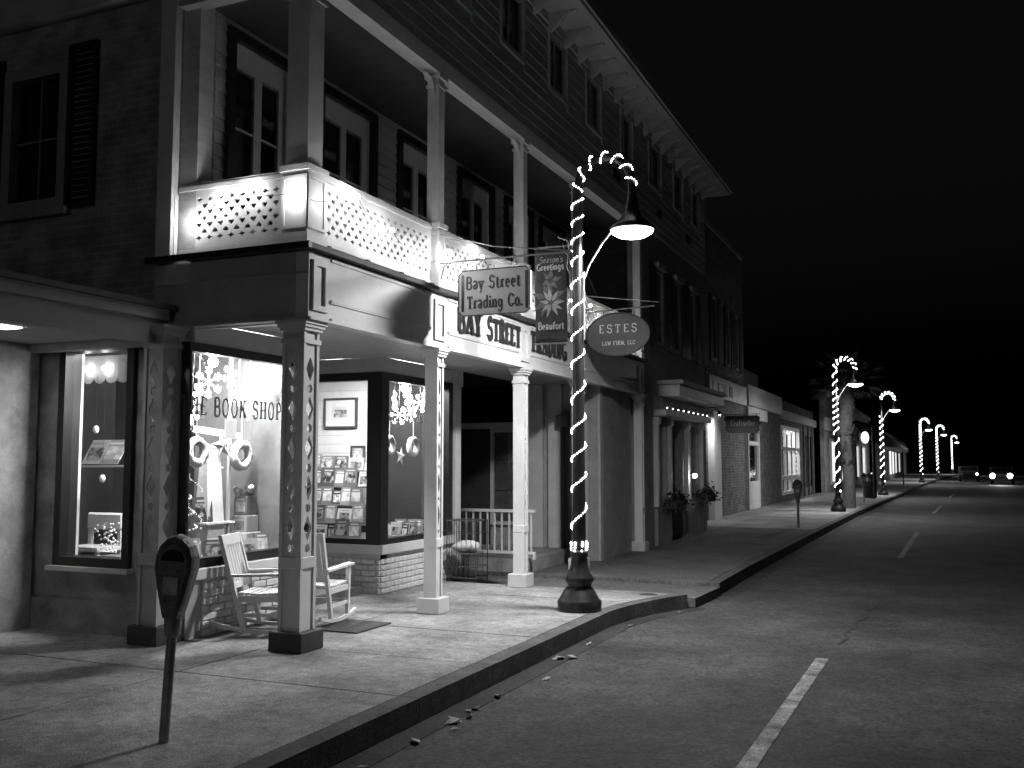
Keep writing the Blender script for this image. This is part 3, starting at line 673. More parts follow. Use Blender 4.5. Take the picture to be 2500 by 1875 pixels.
# --- balcony panels
PN = BL
def front_panel(y0, y1):
    b = MB(); fret_sheet(b, lambda u, v, t: (-5.07+t, u, v), y0, y1, 3.61, 4.17, 0.022, 0.05, 0.06, 0.07)
    o = b.build('balcony_panel', white, PN)
    b = MB(); b.box(-5.11, -5.02, y0, y1, 4.171, 4.21); b.box(-5.10, -5.025, y0, y1, 4.211, 4.235); b.build('rail_cap', white, o)
    b = MB(); b.box(-5.09, -5.025, y0, y1, 3.575, 3.609); b.build('bottom_rail', white, o)
    n = max(1, int((y1-y0)/0.6))
    for k in range(n+1):
        yy = y0+0.03+(y1-y0-0.1)*k/n; MB().box(-5.05, -4.99, yy, yy+0.05, 3.521, 3.574).build('foot_block', darkw, o)
for (ya, _), (yb, _) in zip(POSTS, POSTS[1:]): front_panel(ya+(0.137 if ya < 8 else 0.082), yb-0.082)
b = MB(); fret_sheet(b, lambda u, v, t: (u, 7.075-t, v), -6.52, -5.29, 3.61, 4.17, 0.022, 0.05, 0.06, 0.07); o = b.build('balcony_panel', white, PN)
b = MB(); b.box(-6.52, -5.288, 7.03, 7.12, 4.171, 4.21); b.box(-6.52, -5.288, 7.04, 7.11, 4.211, 4.235); b.build('rail_cap', white, o)
MB().box(-6.52, -5.288, 7.04, 7.1, 3.575, 3.609).build('bottom_rail', white, o)
for x in (-6.3, -5.9, -5.5): MB().box(x, x+0.07, 7.045, 7.095, 3.521, 3.574).build('foot_block', darkw, o)
MB().box(-6.575, -6.53, 7.0, 7.046, 3.53, 4.15).build('end_post', white, o)
def pedestal(x, y, w, parent):
    p = MB(); p.box(x-w, x+w, y-w, y+w, 3.521, 4.2)
    o = p.build('rail_post', white, parent)
    q = MB()
    q.box(x-w-0.02, x+w+0.02, y-w-0.02, y+w+0.02, 3.522, 3.64); q.box(x-w-0.025, x+w+0.025, y-w-0.025, y+w+0.025, 4.2, 4.254)
    frame_rect(q, 'x', y-w, y+w, 3.68, 4.16, 0.03, x+w, x+w+0.012); frame_rect(q, 'y', x-w, x+w, 3.68, 4.16, 0.03, y-w-0.012, y-w)
    q.build('mouldings', white, o)
pedestal(PXC, POSTS[0][0], 0.135, BL)
for y, _ in POSTS[1:]: pedestal(PX, y, 0.08, BL)
# --- third storey over the porch
WIN3 = [(9.45, 10.2), (11.15, 11.85), (12.85, 13.55), (14.5, 15.2), (16.35, 17.05), (18.2, 19.1), (20.15, 20.95), (21.85, 22.55)]
b = MB(); wall_grid(6.9, 23.2, 6.142, 8.12, [(a, c, 7.1, 7.9) for a, c in WIN3], lambda u0, u1, z0, z1: b.box(-5.2, -5.03, u0, u1, z0, z1)); b.box(-13, -5.2, 6.9, 7.04, 6.152, 8.12); b.box(-13, -5.2, 23.06, 23.2, 2.4, 8.12)
b.build('upper_wall', board3, BL)
z = 6.15; rw = 0
while z < 8.0:
    if 7.02 < z+0.08 and z < 7.9:
        e = [6.9]+[v for w_ in WIN3 for v in (w_[0]-0.07, w_[1]+0.07)]+[23.2]; segs = [(e[i], e[i+1]) for i in range(0, len(e), 2)]
    else:
        e = [6.9]+sorted(random.uniform(7.5, 22.5) for _ in range(3))+[23.2]; segs = [(p+0.003, q) for p, q in zip(e, e[1:])]
    for a, c in segs:
        lip = random.uniform(0.0, 0.006)
        b = MB(); b.prism([(-5.029, z), (-5.004+lip, z), (-5.02, z+0.157), (-5.029, z+0.157)], lambda x, zz: (x, a, zz), lambda x, zz: (x, c, zz)); b.build('clapboard', board3, BL)
    z += 0.16
for a, c in WIN3:
    fr = MB(); frame_rect(fr, 'x', a-0.06, c+0.06, 7.04, 7.96, 0.06, -5.03, -4.985); fr = fr.build('window_frame', board3, BL)
    m = (a+c)/2
    MB().box(-5.09, -5.08, a, m-0.02, 7.1, 7.9).build('pane', darkpane, fr); MB().box(-5.09, -5.08, m+0.02, c, 7.1, 7.9).build('pane', darkpane, fr)
    MB().box(-5.1, -5.06, m-0.02, m+0.02, 7.1, 7.9).build('muntin', board3, fr)
for y in (15.9, 18.75, 21.2): MB().box(-5.03, -4.99, y, y+0.35, 6.55, 6.72).build('vent', shutter, BL)
b = MB(); b.box(-13, -4.42, 6.5, 23.5, 8.121, 8.17); b.box(-4.5, -4.38, 6.45, 23.55, 8.171, 8.32); b.build('eave', dimw, BL)
b = MB(); b.add([(-4.38, 6.45, 8.321), (-4.38, 23.55, 8.321), (-9, 23.55, 9.6), (-9, 6.45, 9.6), (-13.5, 6.45, 8.33), (-13.5, 23.55, 8.33)], [(0,1,2,3), (3,2,5,4), (0,3,4), (1,5,2), (0,4,5,1)]); b.build('roof', darkw, BL)
box('frieze', board3, BL, -5.0, -4.97, 6.9, 23.2, 7.985, 8.119)
y = 7.2
while y < 23.2:
    b = MB(); b.prism([(-4.97, 8.12), (-4.97, 7.86), (-4.9, 7.9), (-4.72, 8.06), (-4.55, 8.09), (-4.55, 8.12)], lambda x, z: (x, y-0.04, z), lambda x, z: (x, y+0.04, z)); b.build('eave_bracket', dimw, BL); y += 0.62
# --- shop fronts of the bookshop
brick_me = MB().bbox(-0.006, 0.02, -0.1, 0.1, -0.031, 0.031, b=0.007); 
_bo = brick_me.build('brick', paintbrick); brick_mesh = _bo.data; bpy.data.objects.remove(_bo)
half_m = MB().bbox(-0.006, 0.02, -0.047, 0.047, -0.031, 0.031, b=0.007); _bo = half_m.build('brick', paintbrick); half_mesh = _bo.data; bpy.data.objects.remove(_bo)
def bulkhead(p0, p1, h, parent):
    """painted brick base wall from p0 to p1 (facing right of the direction p0->p1), bricks proud of the mortar"""
    p0 = Vector((*p0, 0)); p1 = Vector((*p1, 0)); d = (p1-p0).normalized(); Ln = (p1-p0).length; nrm = Vector((d.y, -d.x, 0))
    back = -nrm*0.16
    b = MB(); q = [p0, p1, p1+back, p0+back]
    b.prism([(v.x, v.y) for v in q], lambda x, y: (x, y, -0.05), lambda x, y: (x, y, h)); w = b.build('bulkhead', mortar, parent)
    rot = math.atan2(nrm.y, nrm.x)
    z = 0.035; r = 0
    while z+0.03 < h:
        t = 0.0
        first = True
        while t < Ln-0.02:
            if r % 2 and first: ln, me_ = 0.094, half_mesh
            elif Ln-t < 0.2: ln, me_ = 0.094, half_mesh
            else: ln, me_ = 0.2, brick_mesh
            sc = min(1.0, (Ln-t)/ln); c = p0+d*(t+ln*sc/2)+nrm*random.uniform(-0.002, 0.003)
            share(me_, 'brick', w, (c.x, c.y, z), (0, random.uniform(-0.01, 0.01), rot+random.uniform(-0.012, 0.012)), (1, sc*0.985, 1)); t += ln+0.008; first = False
        z += 0.0715; r += 1
    return w
bulkhead((-6.32, 7.26), (-6.32, 8.72), 0.53, BL); bulkhead((-7.72, 10.43), (-6.32, 10.43), 0.49, BL); bulkhead((-6.32, 10.44), (-6.32, 12.36), 0.49, BL)
box('sill', white, BL, -6.5, -6.27, 7.06, 8.76, 0.531, 0.64, bev=0.01)
b = MB(); b.prism([(-7.74, 10.37), (-6.25, 10.37), (-6.25, 12.4), (-6.48, 12.4), (-6.48, 10.58), (-7.74, 10.58)], lambda x, y: (x, y, 0.491), lambda x, y: (x, y, 0.6)); b.build('sill', white, BL)
fr = MB(); fr.box(-6.4, -6.29, 6.99, 8.74, 0.642, 0.727); fr.box(-6.4, -6.29, 6.99, 8.74, 2.645, 2.73); fr.box(-6.4, -6.29, 6.99, 7.02, 0.727, 2.645); fr.box(-6.4, -6.29, 8.655, 8.74, 0.727, 2.645); fr = fr.build('window_frame', darkframe, BL)
MB().box(-6.35, -6.345, 7.02, 8.655, 0.727, 2.645).build('pane', glass, fr)
fr = MB(); b = fr
b.box(-7.72, -6.5, 10.39, 10.5, 0.602, 0.67); b.box(-7.72, -6.5, 10.39, 10.5, 2.64, 2.74); b.box(-6.5, -6.29, 10.385, 10.56, 0.602, 2.74)
b.box(-6.4, -6.29, 10.56, 12.32, 0.602, 0.67); b.box(-6.4, -6.29, 10.56, 12.32, 2.64, 2.74); b.box(-6.4, -6.29, 12.2, 12.32, 0.67, 2.64); b.box(-7.72, -7.62, 10.39, 10.5, 0.67, 2.64)
fr = b.build('window_frame', darkframe, BL)
MB().box(-7.62, -6.5, 10.44, 10.445, 0.67, 2.64).build('pane', glass, fr); MB().box(-6.35, -6.345, 10.56, 12.2, 0.67, 2.64).build('pane', glass, fr)
MB().box(-6.42, -6.26, 12.34, 12.52, 0.0, 2.74).build('pilaster', trimw, BL); MB().box(-6.44, -6.24, 12.32, 12.54, 2.7, 2.93).build('pilaster_cap', trimw, BL)
box('lintel', trimw, BL, -6.5, -6.30, 7.06, 8.76, 2.732, 2.925); 
b = MB(); b.prism([(-7.74, 10.40), (-6.30, 10.40), (-6.30, 12.31), (-6.5, 12.31), (-6.5, 10.56), (-7.74, 10.56)], lambda x, y: (x, y, 2.742), lambda x, y: (x, y, 2.925)); b.build('lintel', trimw, BL)
# entry between the two windows
box('display_back', mat('display_back_paint', 0.16, 0.8, 0.3, 3), BL, -7.72, -6.42, 8.70, 8.735, 0.65, 2.92); box('display_pole', white, BL, -6.93, -6.9, 8.3, 8.33, 0.65, 2.9); box('entry_wall', dimw, BL, -7.72, -6.4, 8.74, 8.84, 0.0, 2.925)
dr = MB(); frame_rect(dr, 'x', 8.84, 10.38, 0.0, 2.92, 0.1, -7.76, -7.66); dr = dr.build('entry_door', darkframe, BL)
MB().box(-7.72, -7.7, 8.94, 10.28, 0.1, 0.8).build('kick_panel', darkw, dr); MB().box(-7.72, -7.71, 8.94, 10.28, 0.8, 2.82).build('pane', glass, dr)
box('entry_ceiling', porchceil, BL, -7.72, -6.3, 8.84, 10.4, 2.926, 2.956)
# rooms behind the glass
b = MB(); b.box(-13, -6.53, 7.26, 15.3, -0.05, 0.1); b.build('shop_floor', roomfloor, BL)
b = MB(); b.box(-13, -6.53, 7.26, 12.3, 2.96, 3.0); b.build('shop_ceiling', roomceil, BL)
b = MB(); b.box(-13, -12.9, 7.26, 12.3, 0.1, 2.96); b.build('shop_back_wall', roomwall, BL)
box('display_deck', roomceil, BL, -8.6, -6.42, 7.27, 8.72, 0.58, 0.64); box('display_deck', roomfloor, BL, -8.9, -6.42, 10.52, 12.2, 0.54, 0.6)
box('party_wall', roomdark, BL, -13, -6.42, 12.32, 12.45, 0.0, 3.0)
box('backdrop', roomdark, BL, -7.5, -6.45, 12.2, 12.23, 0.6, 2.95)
z = 0.7
while z < 2.9:
    MB().box(-10.5, -7.62, 12.24, 12.262, z, z+0.128).build('wall_board', boardw, BL); z += 0.132
box('wall_trim', boardw, BL, -7.62, -7.52, 12.2, 12.27, 0.6, 2.95)
box('room_partition', roomwall, BL, -10.2, -10.1, 8.9, 12.2, 0.1, 2.95)
box('book_case', roomdark, BL, -9.2, -8.7, 8.95, 10.3, 0.1, 2.6)
b = MB(); b.box(-8.5, -8.44, 7.3, 7.4, 0.7, 2.75); b.box(-8.02, -7.97, 7.27, 7.33, 0.65, 2.74); b.build('inner_frame', white, BL)
# --- recessed entry beyond the bookshop
box('back_wall', dimw, BL, -9.5, -5.12, 15.4, 15.55, -0.05, 2.95)
box('alley_wall', dimw, BL, -9.6, -9.5, 12.45, 15.55, -0.05, 2.95)
box('plain_wall', stucco, BL, -5.34, -5.16, 15.39, 17.3, -0.05, 2.93)
box('stoop', stuccol, BL, -9.5, -5.55, 13.3, 15.38, -0.05, 0.2)
box('transom_bar', trimw, BL, -7.7, -6.36, 15.3, 15.398, 2.2, 2.3); box('transom_glass', darkpane, BL, -7.7, -6.36, 15.36, 15.38, 2.3, 2.93)
for x0, x1, m_ in ((-6.36, -6.1, trimw), (-6.0, -5.76, trimw), (-5.6, -5.4, dimw)): box('pilaster', m_, BL, x0, x1, 15.27, 15.399, 0.2, 2.93)
wd = MB(); frame_rect(wd, 'y', -7.1, -6.42, 0.55, 2.19, 0.06, 15.33, 15.395); wd = wd.build('window_frame', trimw, BL)
for i in range(2):
    for j in range(3): MB().box(-7.03+i*0.285, -7.03+i*0.285+0.265, 15.36, 15.37, 0.63+j*0.51, 0.63+j*0.51+0.49).build('pane', mat('faint_pane_%d%d' % (i, j), 0.10+0.05*random.random(), 0.3, 0.4, 4), wd)
box('dark_door', darkw, BL, -7.68, -7.12, 15.37, 15.395, 0.2, 2.19)
b = MB(); b.tube([(-5.7, 15.2, 0.15), (-5.7, 15.2, 2.2)], 0.045, 8); b.box(-5.8, -5.6, 15.12, 15.26, 2.2, 2.4); b.build('downpipe', darkw, BL)
rl = MB(); rl.box(-6.72, -5.42, 13.26, 13.32, 0.88, 0.92); rl.box(-6.72, -5.42, 13.27, 13.31, 0.27, 0.31); rl = rl.build('stoop_railing', white, BL)
x = -6.68
while x < -5.42:
    MB().box(x, x+0.022, 13.28, 13.302, 0.311, 0.879).build('baluster', white, rl); x += 0.118
MB().box(-5.455, -5.42, 13.27, 13.31, 0.2, 0.27).build('rail_foot', white, rl); MB().box(-6.72, -6.68, 13.27, 13.31, 0.2, 0.27).build('rail_foot', white, rl)
# fascia name
for wd_, y0_, wid in (('BAY', 9.85, 0.66), ('STREET', 10.66, 1.04), ('TRADING', 12.04, 1.4)):
    lettering('fascia_lettering', wd_, signdark, BL, (-4.9845, y0_, 3.115), (0,1,0), (0,0,1), wid, 0.275, k=0.25, th=0.11, serif=0.2, track=0.08, depth=0.02)
# window lettering
wl1 = lettering('window_lettering', 'THE BOOK SHOP', goldl, BL, (-6.343, 6.95, 2.06), (0,1,0), (0,0,1), 1.5, 0.175, k=0.2, th=0.09, serif=0.17, track=0.12, depth=0.001)
lettering('window_lettering', 'THE BOOK SHOP', goldl, BL, (-6.343, 10.62, 2.14), (0,1,0), (0,0,1), 1.5, 0.13, k=0.2, th=0.09, serif=0.17, track=0.12, depth=0.001)
# shop lights (ceiling fixtures in the display windows)
def ceil_fixture(x, y, z, w, l, power):
    o = box('ceiling_light', lensm, BL, x-w/2, x+w/2, y-l/2, y+l/2, z+0.004, z+0.03)
    lamp_light('ceiling_light_source', 'AREA', (x, y, z), power, BL, w, (0,0,0), size_y=l)
ceil_fixture(-6.56, 7.95, 2.9, 0.25, 1.1, 260)
ceil_fixture(-7.2, 11.0, 2.9, 0.3, 0.8, 100)
ceil_fixture(-6.5, 11.5, 2.9, 0.2, 0.8, 26)
ceil_fixture(-9.0, 10.8, 2.9, 0.5, 0.5, 6)
for x, y, p in ((-6.5, 7.55, 100), (-6.5, 11.3, 40)):
    MB().sphere((x, y, 2.6), 0.05, 10, 8).build('display_bulb', bulbm, BL); MB().tube([(x, y, 2.64), (x, y, 2.95)], 0.012, 6).build('bulb_stem', darkframe, BL)
    lamp_light('display_bulb_source', 'POINT', (x, y, 2.6), p, BL, 0.06)

# ================================================================== canopy shop at the left
NB = thing('corner_canopy', (-7.5, 4.0, 0), 'low flat canopy with a pale stepped fascia at the left edge', 'canopy')
box('canopy_roof', darkw, NB, -12, -6.42, -3.0, 6.94, 3.02, 3.07)
box('canopy_fascia', dimw, NB, -6.56, -6.46, -3.0, 6.9, 2.92, 3.018); box('canopy_fascia', dimw, NB, -6.62, -6.5, -3.0, 6.84, 2.7, 2.919)
box('canopy_ceiling', porchceil, NB, -12, -6.63, -3.0, 6.98, 2.78, 2.84)
box('canopy_trim', dimw, NB, -8.2, -6.63, 6.86, 6.98, 2.70, 2.779)
box('recessed_light', lensm, NB, -7.42, -7.22, 5.75, 5.95, 2.772, 2.779); lamp_light('recessed_light_source', 'AREA', (-7.32, 5.85, 2.765), 4.0, NB, 0.18)
box('shop_wall', stuccol, NB, -8.4, -8.2, -3.0, 6.98, -0.05, 2.779)
for y in (-2.8,): box('canopy_post', dimw, NB, -6.62, -6.5, y, y+0.12, 0.0, 2.699)

# ================================================================== next shops along the street
SB = thing('neighbour_shop', (-5.1, 20.4, 0), 'narrow shop front with pale cornice and columns beyond the porch', 'building')
b = MB(); wall_grid(17.65, 23.2, -0.05, 6.14, [(18.55, 19.55, 0.75, 2.5), (19.75, 20.85, 0.0, 2.5), (21.05, 22.5, 0.75, 2.5), (18.75, 19.35, 3.95, 5.5), (20.2, 20.8, 3.95, 5.5), (21.65, 22.25, 3.95, 5.5)], lambda u0, u1, z0, z1: b.box(-5.3, -5.06, u0, u1, z0, z1)); b.build('wall', stucco, SB)
for a, c in ((18.55, 19.55), (21.05, 22.5)):
    fr = MB(); frame_rect(fr, 'x', a, c, 0.75, 2.5, 0.06, -5.2, -5.05); fr = fr.build('window_frame', dimw, SB)
    MB().box(-5.14, -5.135, a+0.06, c-0.06, 0.81, 2.44).build('pane', glass, fr); MB().box(-5.16, -5.1, (a+c)/2-0.02, (a+c)/2+0.02, 0.81, 2.44).build('muntin', white, fr); MB().box(-5.16, -5.11, a+0.06, (a+c)/2-0.02, 1.7, 1.73).build('muntin', white, fr)
    MB().box(-5.06, -4.99, a-0.03, c+0.03, 0.0, 0.72).build('pier', stucco, SB)
    for e in (a, c): MB().box(-5.06, -4.97, e-0.06, e+0.06, 0.75, 2.36).build('column', trimw, SB); 
    for e in (a, c): MB().box(-5.06, -4.94, e-0.09, e+0.09, 2.36, 2.5).build('column_cap', trimw, SB)
box('inner_wall', roomwall, SB, -7.0, -6.9, 17.7, 23.1, 0, 2.9); box('inner_floor', roomfloor, SB, -6.9, -5.3, 17.7, 23.05, -0.04, 0.02); box('inner_ceiling', roomwall, SB, -6.9, -5.3, 17.7, 23.05, 2.88, 2.93)
box('door', darkw, SB, -5.5, -5.45, 19.75, 20.85, 0.02, 2.5)
box('ledge', trimw, SB, -5.06, -4.8, 18.5, 22.6, 2.52, 2.64, bev=0.01)
box('cornice', trimw, SB, -5.06, -4.62, 18.9, 23.2, 2.93, 3.16, bev=0.01); box('cornice_top', dimw, SB, -5.06, -4.54, 18.82, 23.2, 3.162, 3.24)
for a, c in ((18.75, 19.35), (20.2, 20.8), (21.65, 22.25)):
    fr = MB(); frame_rect(fr, 'x', a, c, 3.95, 5.5, 0.07, -5.12, -5.04); fr = fr.build('window_frame', dimw, SB)
    MB().box(-5.11, -5.1, a+0.07, c-0.07, 4.02, 5.43).build('pane', darkpane, fr)
    MB().box(-5.06, -4.96, a-0.06, c+0.06, 5.5, 5.6).build('window_head', dimw, SB)
    for e in (a-0.42, c+0.02): MB().box(-5.06, -5.02, e, e+0.4, 3.9, 5.52).build('shutter', shutter, SB)
# little dotted lights under the cornice
b = MB()
for k in range(9): b.sphere((-4.83, 18.7+k*0.45, 2.68), 0.016, 6, 4)
tag(b.build('ledge_lights', snowm, None), 'row of tiny lights along the ledge under the pale cornice', 'light string')
SC = thing('brick_shop', (-5.9, 28.5, 0), 'dark two-storey brick building with a pale corner pilaster', 'building')
b = MB(); wall_grid(23.3, 33.1, -0.05, 8.45, [(25.2, 26.0, 4.6, 6.5), (28.1, 28.8, 4.6, 6.5), (30.2, 30.8, 4.6, 6.4), (31.6, 32.2, 4.6, 6.4)], lambda u0, u1, z0, z1: b.box(-6.2, -5.9, u0, u1, z0, z1)); b.box(-12, -6.2, 32.8, 33.1, 3.0, 8.45); b.build('wall', brickC, SC)
for a, c, t in ((25.2, 26.0, 6.5), (28.1, 28.8, 6.5), (30.2, 30.8, 6.4), (31.6, 32.2, 6.4)):
    fr = MB(); frame_rect(fr, 'x', a, c, 4.6, t, 0.07, -6.0, -5.89); fr = fr.build('window_frame', dimw, SC); MB().box(-5.96, -5.95, a+0.07, c-0.07, 4.67, t-0.07).build('pane', darkpane, fr)
    for e in (a-0.36, c+0.02): MB().box(-5.9, -5.86, e, e+0.34, 4.55, t).build('shutter', shutter, SC)
box('pilaster', white, SC, -5.9, -5.72, 27.3, 28.25, 0.0, 3.05); box('name_board', trimw, SC, -5.9, -5.8, 27.2, 33.0, 3.5, 4.1)
box('parapet', stucco, SC, -6.25, -5.85, 23.3, 33.12, 8.452, 8.6)
b = MB()
for k, z in enumerate((3.6,)):
    for i in range(4): b.lathe([(0.001, 0), (0.16, 0), (0.16, 0.03), (0.001, 0.03)], (0, 0, 0), 12) if False else b.box(-5.8, -5.785, 27.6+i*0.8, 28.1+i*0.8, 3.6, 3.95)
b.build('name_board_letters', signdark, SC)
SD = thing('low_shop', (-5.9, 43, 0), 'low single-storey shop with a pale lit door and bright shop window', 'building')
b = MB(); wall_grid(33.15, 53, -0.05, 4.2, [(33.5, 35.8, 0.0, 3.05), (41.2, 47.0, 0.25, 3.15), (48.5, 52.0, 0.4, 2.9)], lambda u0, u1, z0, z1: b.box(-6.2, -5.9, u0, u1, z0, z1)); b.box(-12, -6.2, 52.7, 53, 0, 4.2); b.build('wall', brickC, SD)
box('name_board', trimw, SD, -5.9, -5.78, 33.3, 41.0, 3.55, 4.25); box('name_board', white, SD, -5.9, -5.80, 33.3, 37.3, 3.1, 3.52); box('name_board', dimw, SD, -5.9, -5.72, 41.0, 52.8, 3.4, 3.75)
dr = MB(); frame_rect(dr, 'x', 33.5, 35.8, 0.0, 3.05, 0.16, -6.0, -5.86); dr.box(-6.0, -5.88, 33.66, 35.64, 0.16, 0.95); dr.box(-6.0, -5.87, 33.66, 35.64, 2.2, 2.34); dr = dr.build('door', white, SD); MB().box(-5.95, -5.94, 33.66, 35.64, 0.95, 2.2).build('pane', darkpane, dr); MB().box(-5.95, -5.94, 33.66, 35.64, 2.34, 2.89).build('pane', darkpane, dr)
wf = MB(); frame_rect(wf, 'x', 41.2, 47.0, 0.25, 3.15, 0.14, -6.0, -5.86)
for y in (42.6, 44.0, 45.4): wf.box(-6.0, -5.87, y, y+0.14, 0.39, 3.01)
wf = wf.build('window_frame', white, SD); MB().box(-5.94, -5.935, 41.34, 46.86, 0.39, 3.01).build('pane', glass, wf); MB().box(-6.0, -5.86, 41.34, 46.86, 0.9, 1.05).build('rail', white, wf); MB().box(-6.0, -5.86, 41.34, 46.86, 2.15, 2.25).build('rail', white, wf)
MB().box(-5.95, -5.94, 48.5, 52, 0.4, 2.9).build('pane', darkpane, SD)
for y in (48.4, 50.2, 51.9): MB().box(-5.9, -5.8, y, y+0.12, 0, 3.4).build('column', dimw, SD)
box('inner_wall', boardw, SD, -7.3, -7.2, 40.8, 47.4, 0, 3.3); box('inner_floor', roomfloor, SD, -7.2, -6.2, 40.8, 47.4, 0.0, 0.1)
lamp_light('shop_window_source', 'AREA', (-6.6, 44, 3.2), 240, SD, 0.5, (0,0,0), size_y=4)
box('hoarding', darkw, SD, -7.0, -6.9, 38.0, 42.0, 4.21, 5.3)
SE = thing('awning_shop', (-4.5, 64, 0), 'far shop under a wide dark sloping awning', 'building')
box('wall', stuccol, SE, -5.6, -5.4, 53.2, 90, -0.05, 5.4); box('name_board', trimw, SE, -5.4, -5.3, 53.6, 59.8, 3.3, 4.0); box('name_board', trimw, SE, -5.4, -5.3, 77, 88, 3.2, 3.9); box('cornice', dimw, SE, -5.4, -5.2, 53.2, 90, 5.2, 5.42)
for y0, y1 in ((56, 60), (62, 63.5), (64.2, 66), (74, 77), (80, 84)):
    fr = MB(); frame_rect(fr, 'x', y0, y1, 0.4, 2.9, 0.15, -5.42, -5.3); fr = fr.build('window_frame', trimw, SE); MB().box(-5.396, -5.38, y0+0.15, y1-0.15, 0.55, 2.75).build('lit_pane', emis('lit_pane_%d' % int(y0), 1, random.uniform(0.4, 1.3)), fr)
b = MB(); b.prism([(-5.4, 4.4), (-2.9, 2.55), (-2.9, 2.3), (-2.95, 2.3), (-2.95, 2.5), (-5.4, 4.3)], lambda x, z: (x, 60, z), lambda x, z: (x+1.0, 76, z)); b.build('awning', shutter, SE)
for y in (60.2, 75.5): MB().box(-3.3+(y-60)/16, -3.2+(y-60)/16, y, y+0.1, 0, 2.6).build('awning_post', darkw, SE)
SF = thing('distant_shop', (-3, 110, 0), 'most distant row front at the end of the pavement', 'building')
box('wall', stuccol, SF, -5.0, -4.0, 92, 150, 0, 4.2)
for k, y0 in enumerate((95, 101, 108, 118)):
    MB().box(-4.0, -3.95, y0, y0+2.6, 0.5, 2.6).build('lit_pane', emis('far_pane_%d' % k, 1, 1.0-0.12*k), SF)

# ================================================================== street lamps
def street_lamp(loc, label, near=False, power=150.0, glow=0.11):
    x, y, z = loc
    T_ = thing('street_lamp', (x, y, z), label, 'street lamp', 'candy cane street lamps along the kerb')
    n = 24 if near else 10
    b = MB(); b.lathe([(0.24, 0), (0.245, 0.1), (0.225, 0.125), (0.215, 0.14), (0.17, 0.22), (0.13, 0.27), (0.145, 0.30), (0.165, 0.335), (0.15, 0.37), (0.115, 0.42), (0.095, 0.50), (0.088, 0.58), (0.098, 0.60), (0.098, 0.63), (0.08, 0.65)], (x, y, z), n); b.build('lamp_base', blackmetal, T_)
    pts = [(x, y, z+0.62), (x, y, z+2.0), (x, y, z+3.6), (x, y, z+4.68)]; rr = [0.076, 0.068, 0.06, 0.052]
    b = MB(); b.tube(pts, rr, n//2+4); b.build('pole', blackmetal, T_)
    a = [(x+0.32-0.32*math.cos(R(t)), y, z+4.68+0.36*math.sin(R(t))) for t in range(0, 181, 12)]+[(x+0.64, y, z+4.6)]
    b = MB(); b.tube(a, [0.052]+[0.045]*(len(a)-1), n//2+4); b.build('arched_arm', blackmetal, T_)
    b = MB(); b.lathe([(0.03, 0.50), (0.05, 0.47), (0.055, 0.38), (0.075, 0.32), (0.08, 0.25), (0.12, 0.18), (0.19, 0.11), (0.245, 0.07), (0.25, 0.03), (0.24, 0.03), (0.18, 0.1), (0.001, 0.11)], (x+0.64, y, z+4.14), n); b.build('lamp_hood', blackmetal, T_)
    b = MB(); b.lathe([(0.235, 0.028), (0.22, 0.0), (0.16, -0.035), (0.08, -0.055), (0.001, -0.06)], (x+0.64, y, z+4.14), n); b.build('lens', lensm, T_)
    b = MB(); b.tube([(x+0.05, y-0.01, z+3.6), (x+0.14, y-0.01, z+3.82), (x+0.3, y-0.01, z+4.06), (x+0.42, y, z+4.2)], 0.012, 6); b.build('brace', wirem, T_)
    lamp_light('lamp_source', 'AREA', (x+0.64, y, z+4.07), power, T_, 0.40)
    lamp_light('lamp_glow_source', 'POINT', (x+0.64, y, z+4.04), power*glow, T_, 0.12)
    return T_
def light_string(lamp, loc, label, near=False, z0=0.66, gap=None):
    x, y, z = loc; b = MB(); pts = []
    step = 0.033 if near else 0.06
    zz = z0; ang = 0.0
    while zz < 4.68:
        pit = (0.40 if zz < 2.7 else 0.25)*(1+0.22*math.sin(2.3*zz+x*5))
        r = 0.076-0.024*(zz-0.62)/4.3+0.012
        pts.append((x+r*math.cos(ang), y+r*math.sin(ang), z+zz, zz)); ds = step; full = math.sqrt((2*math.pi*r)**2+pit**2); ang += 2*math.pi*ds/full; zz += pit*ds/full
    t = 0.0
    while t < 185:
        c = Vector((x+0.32-0.32*math.cos(R(t)), y, z+4.68+0.36*math.sin(R(t)))); nrm = Vector((-math.cos(R(t)), 0, math.sin(R(t)))); r = 0.057
        p = c+(nrm*math.cos(ang)+Vector((0, 1, 0))*math.sin(ang))*r; pts.append((*p, 4.75)); full = math.sqrt((2*math.pi*r)**2+0.16**2); ang += 2*math.pi*step/full; t += math.degrees(0.16*step/full/0.34)
    T_ = thing('light_string', (x, y, z), label, 'light string', 'light strings wound round the lamp posts')
    sp = (6, 4) if near else (4, 3); r = 0.0088 if near else 0.021
    if near:
        for k in range(46): an = k*0.9; pts.append((x+0.092*math.cos(an), y+0.092*math.sin(an), z+0.66+0.0016*k+random.uniform(-0.02, 0.05), 0.7))
    for px, py, pz, q in pts:
        if gap and gap[0] < q < gap[1]: continue
        if near: b.sphere((px+random.uniform(-.002, .002), py, pz+random.uniform(-.003, .003)), r*random.uniform(0.8, 1.15), *sp)
        else: b.add([(px-r, py, pz), (px, py-r, pz), (px+r, py, pz), (px, py+r, pz), (px, py, pz+r), (px, py, pz-r)], [(0,1,4), (1,2,4), (2,3,4), (3,0,4), (1,0,5), (2,1,5), (3,2,5), (0,3,5)])
    o = b.build('tiny_bulbs', ropebead, T_); o['kind'] = 'stuff'
    if near:
        w = MB(); w.tube([(p[0]*0.985+x*0.015, p[1]*0.985+y*0.015, p[2]) for p in pts[:-46:4]], 0.004, 4); w.build('wire', wiredark, T_)
    return T_
L1 = (-3.65, 10.22, 0.0)
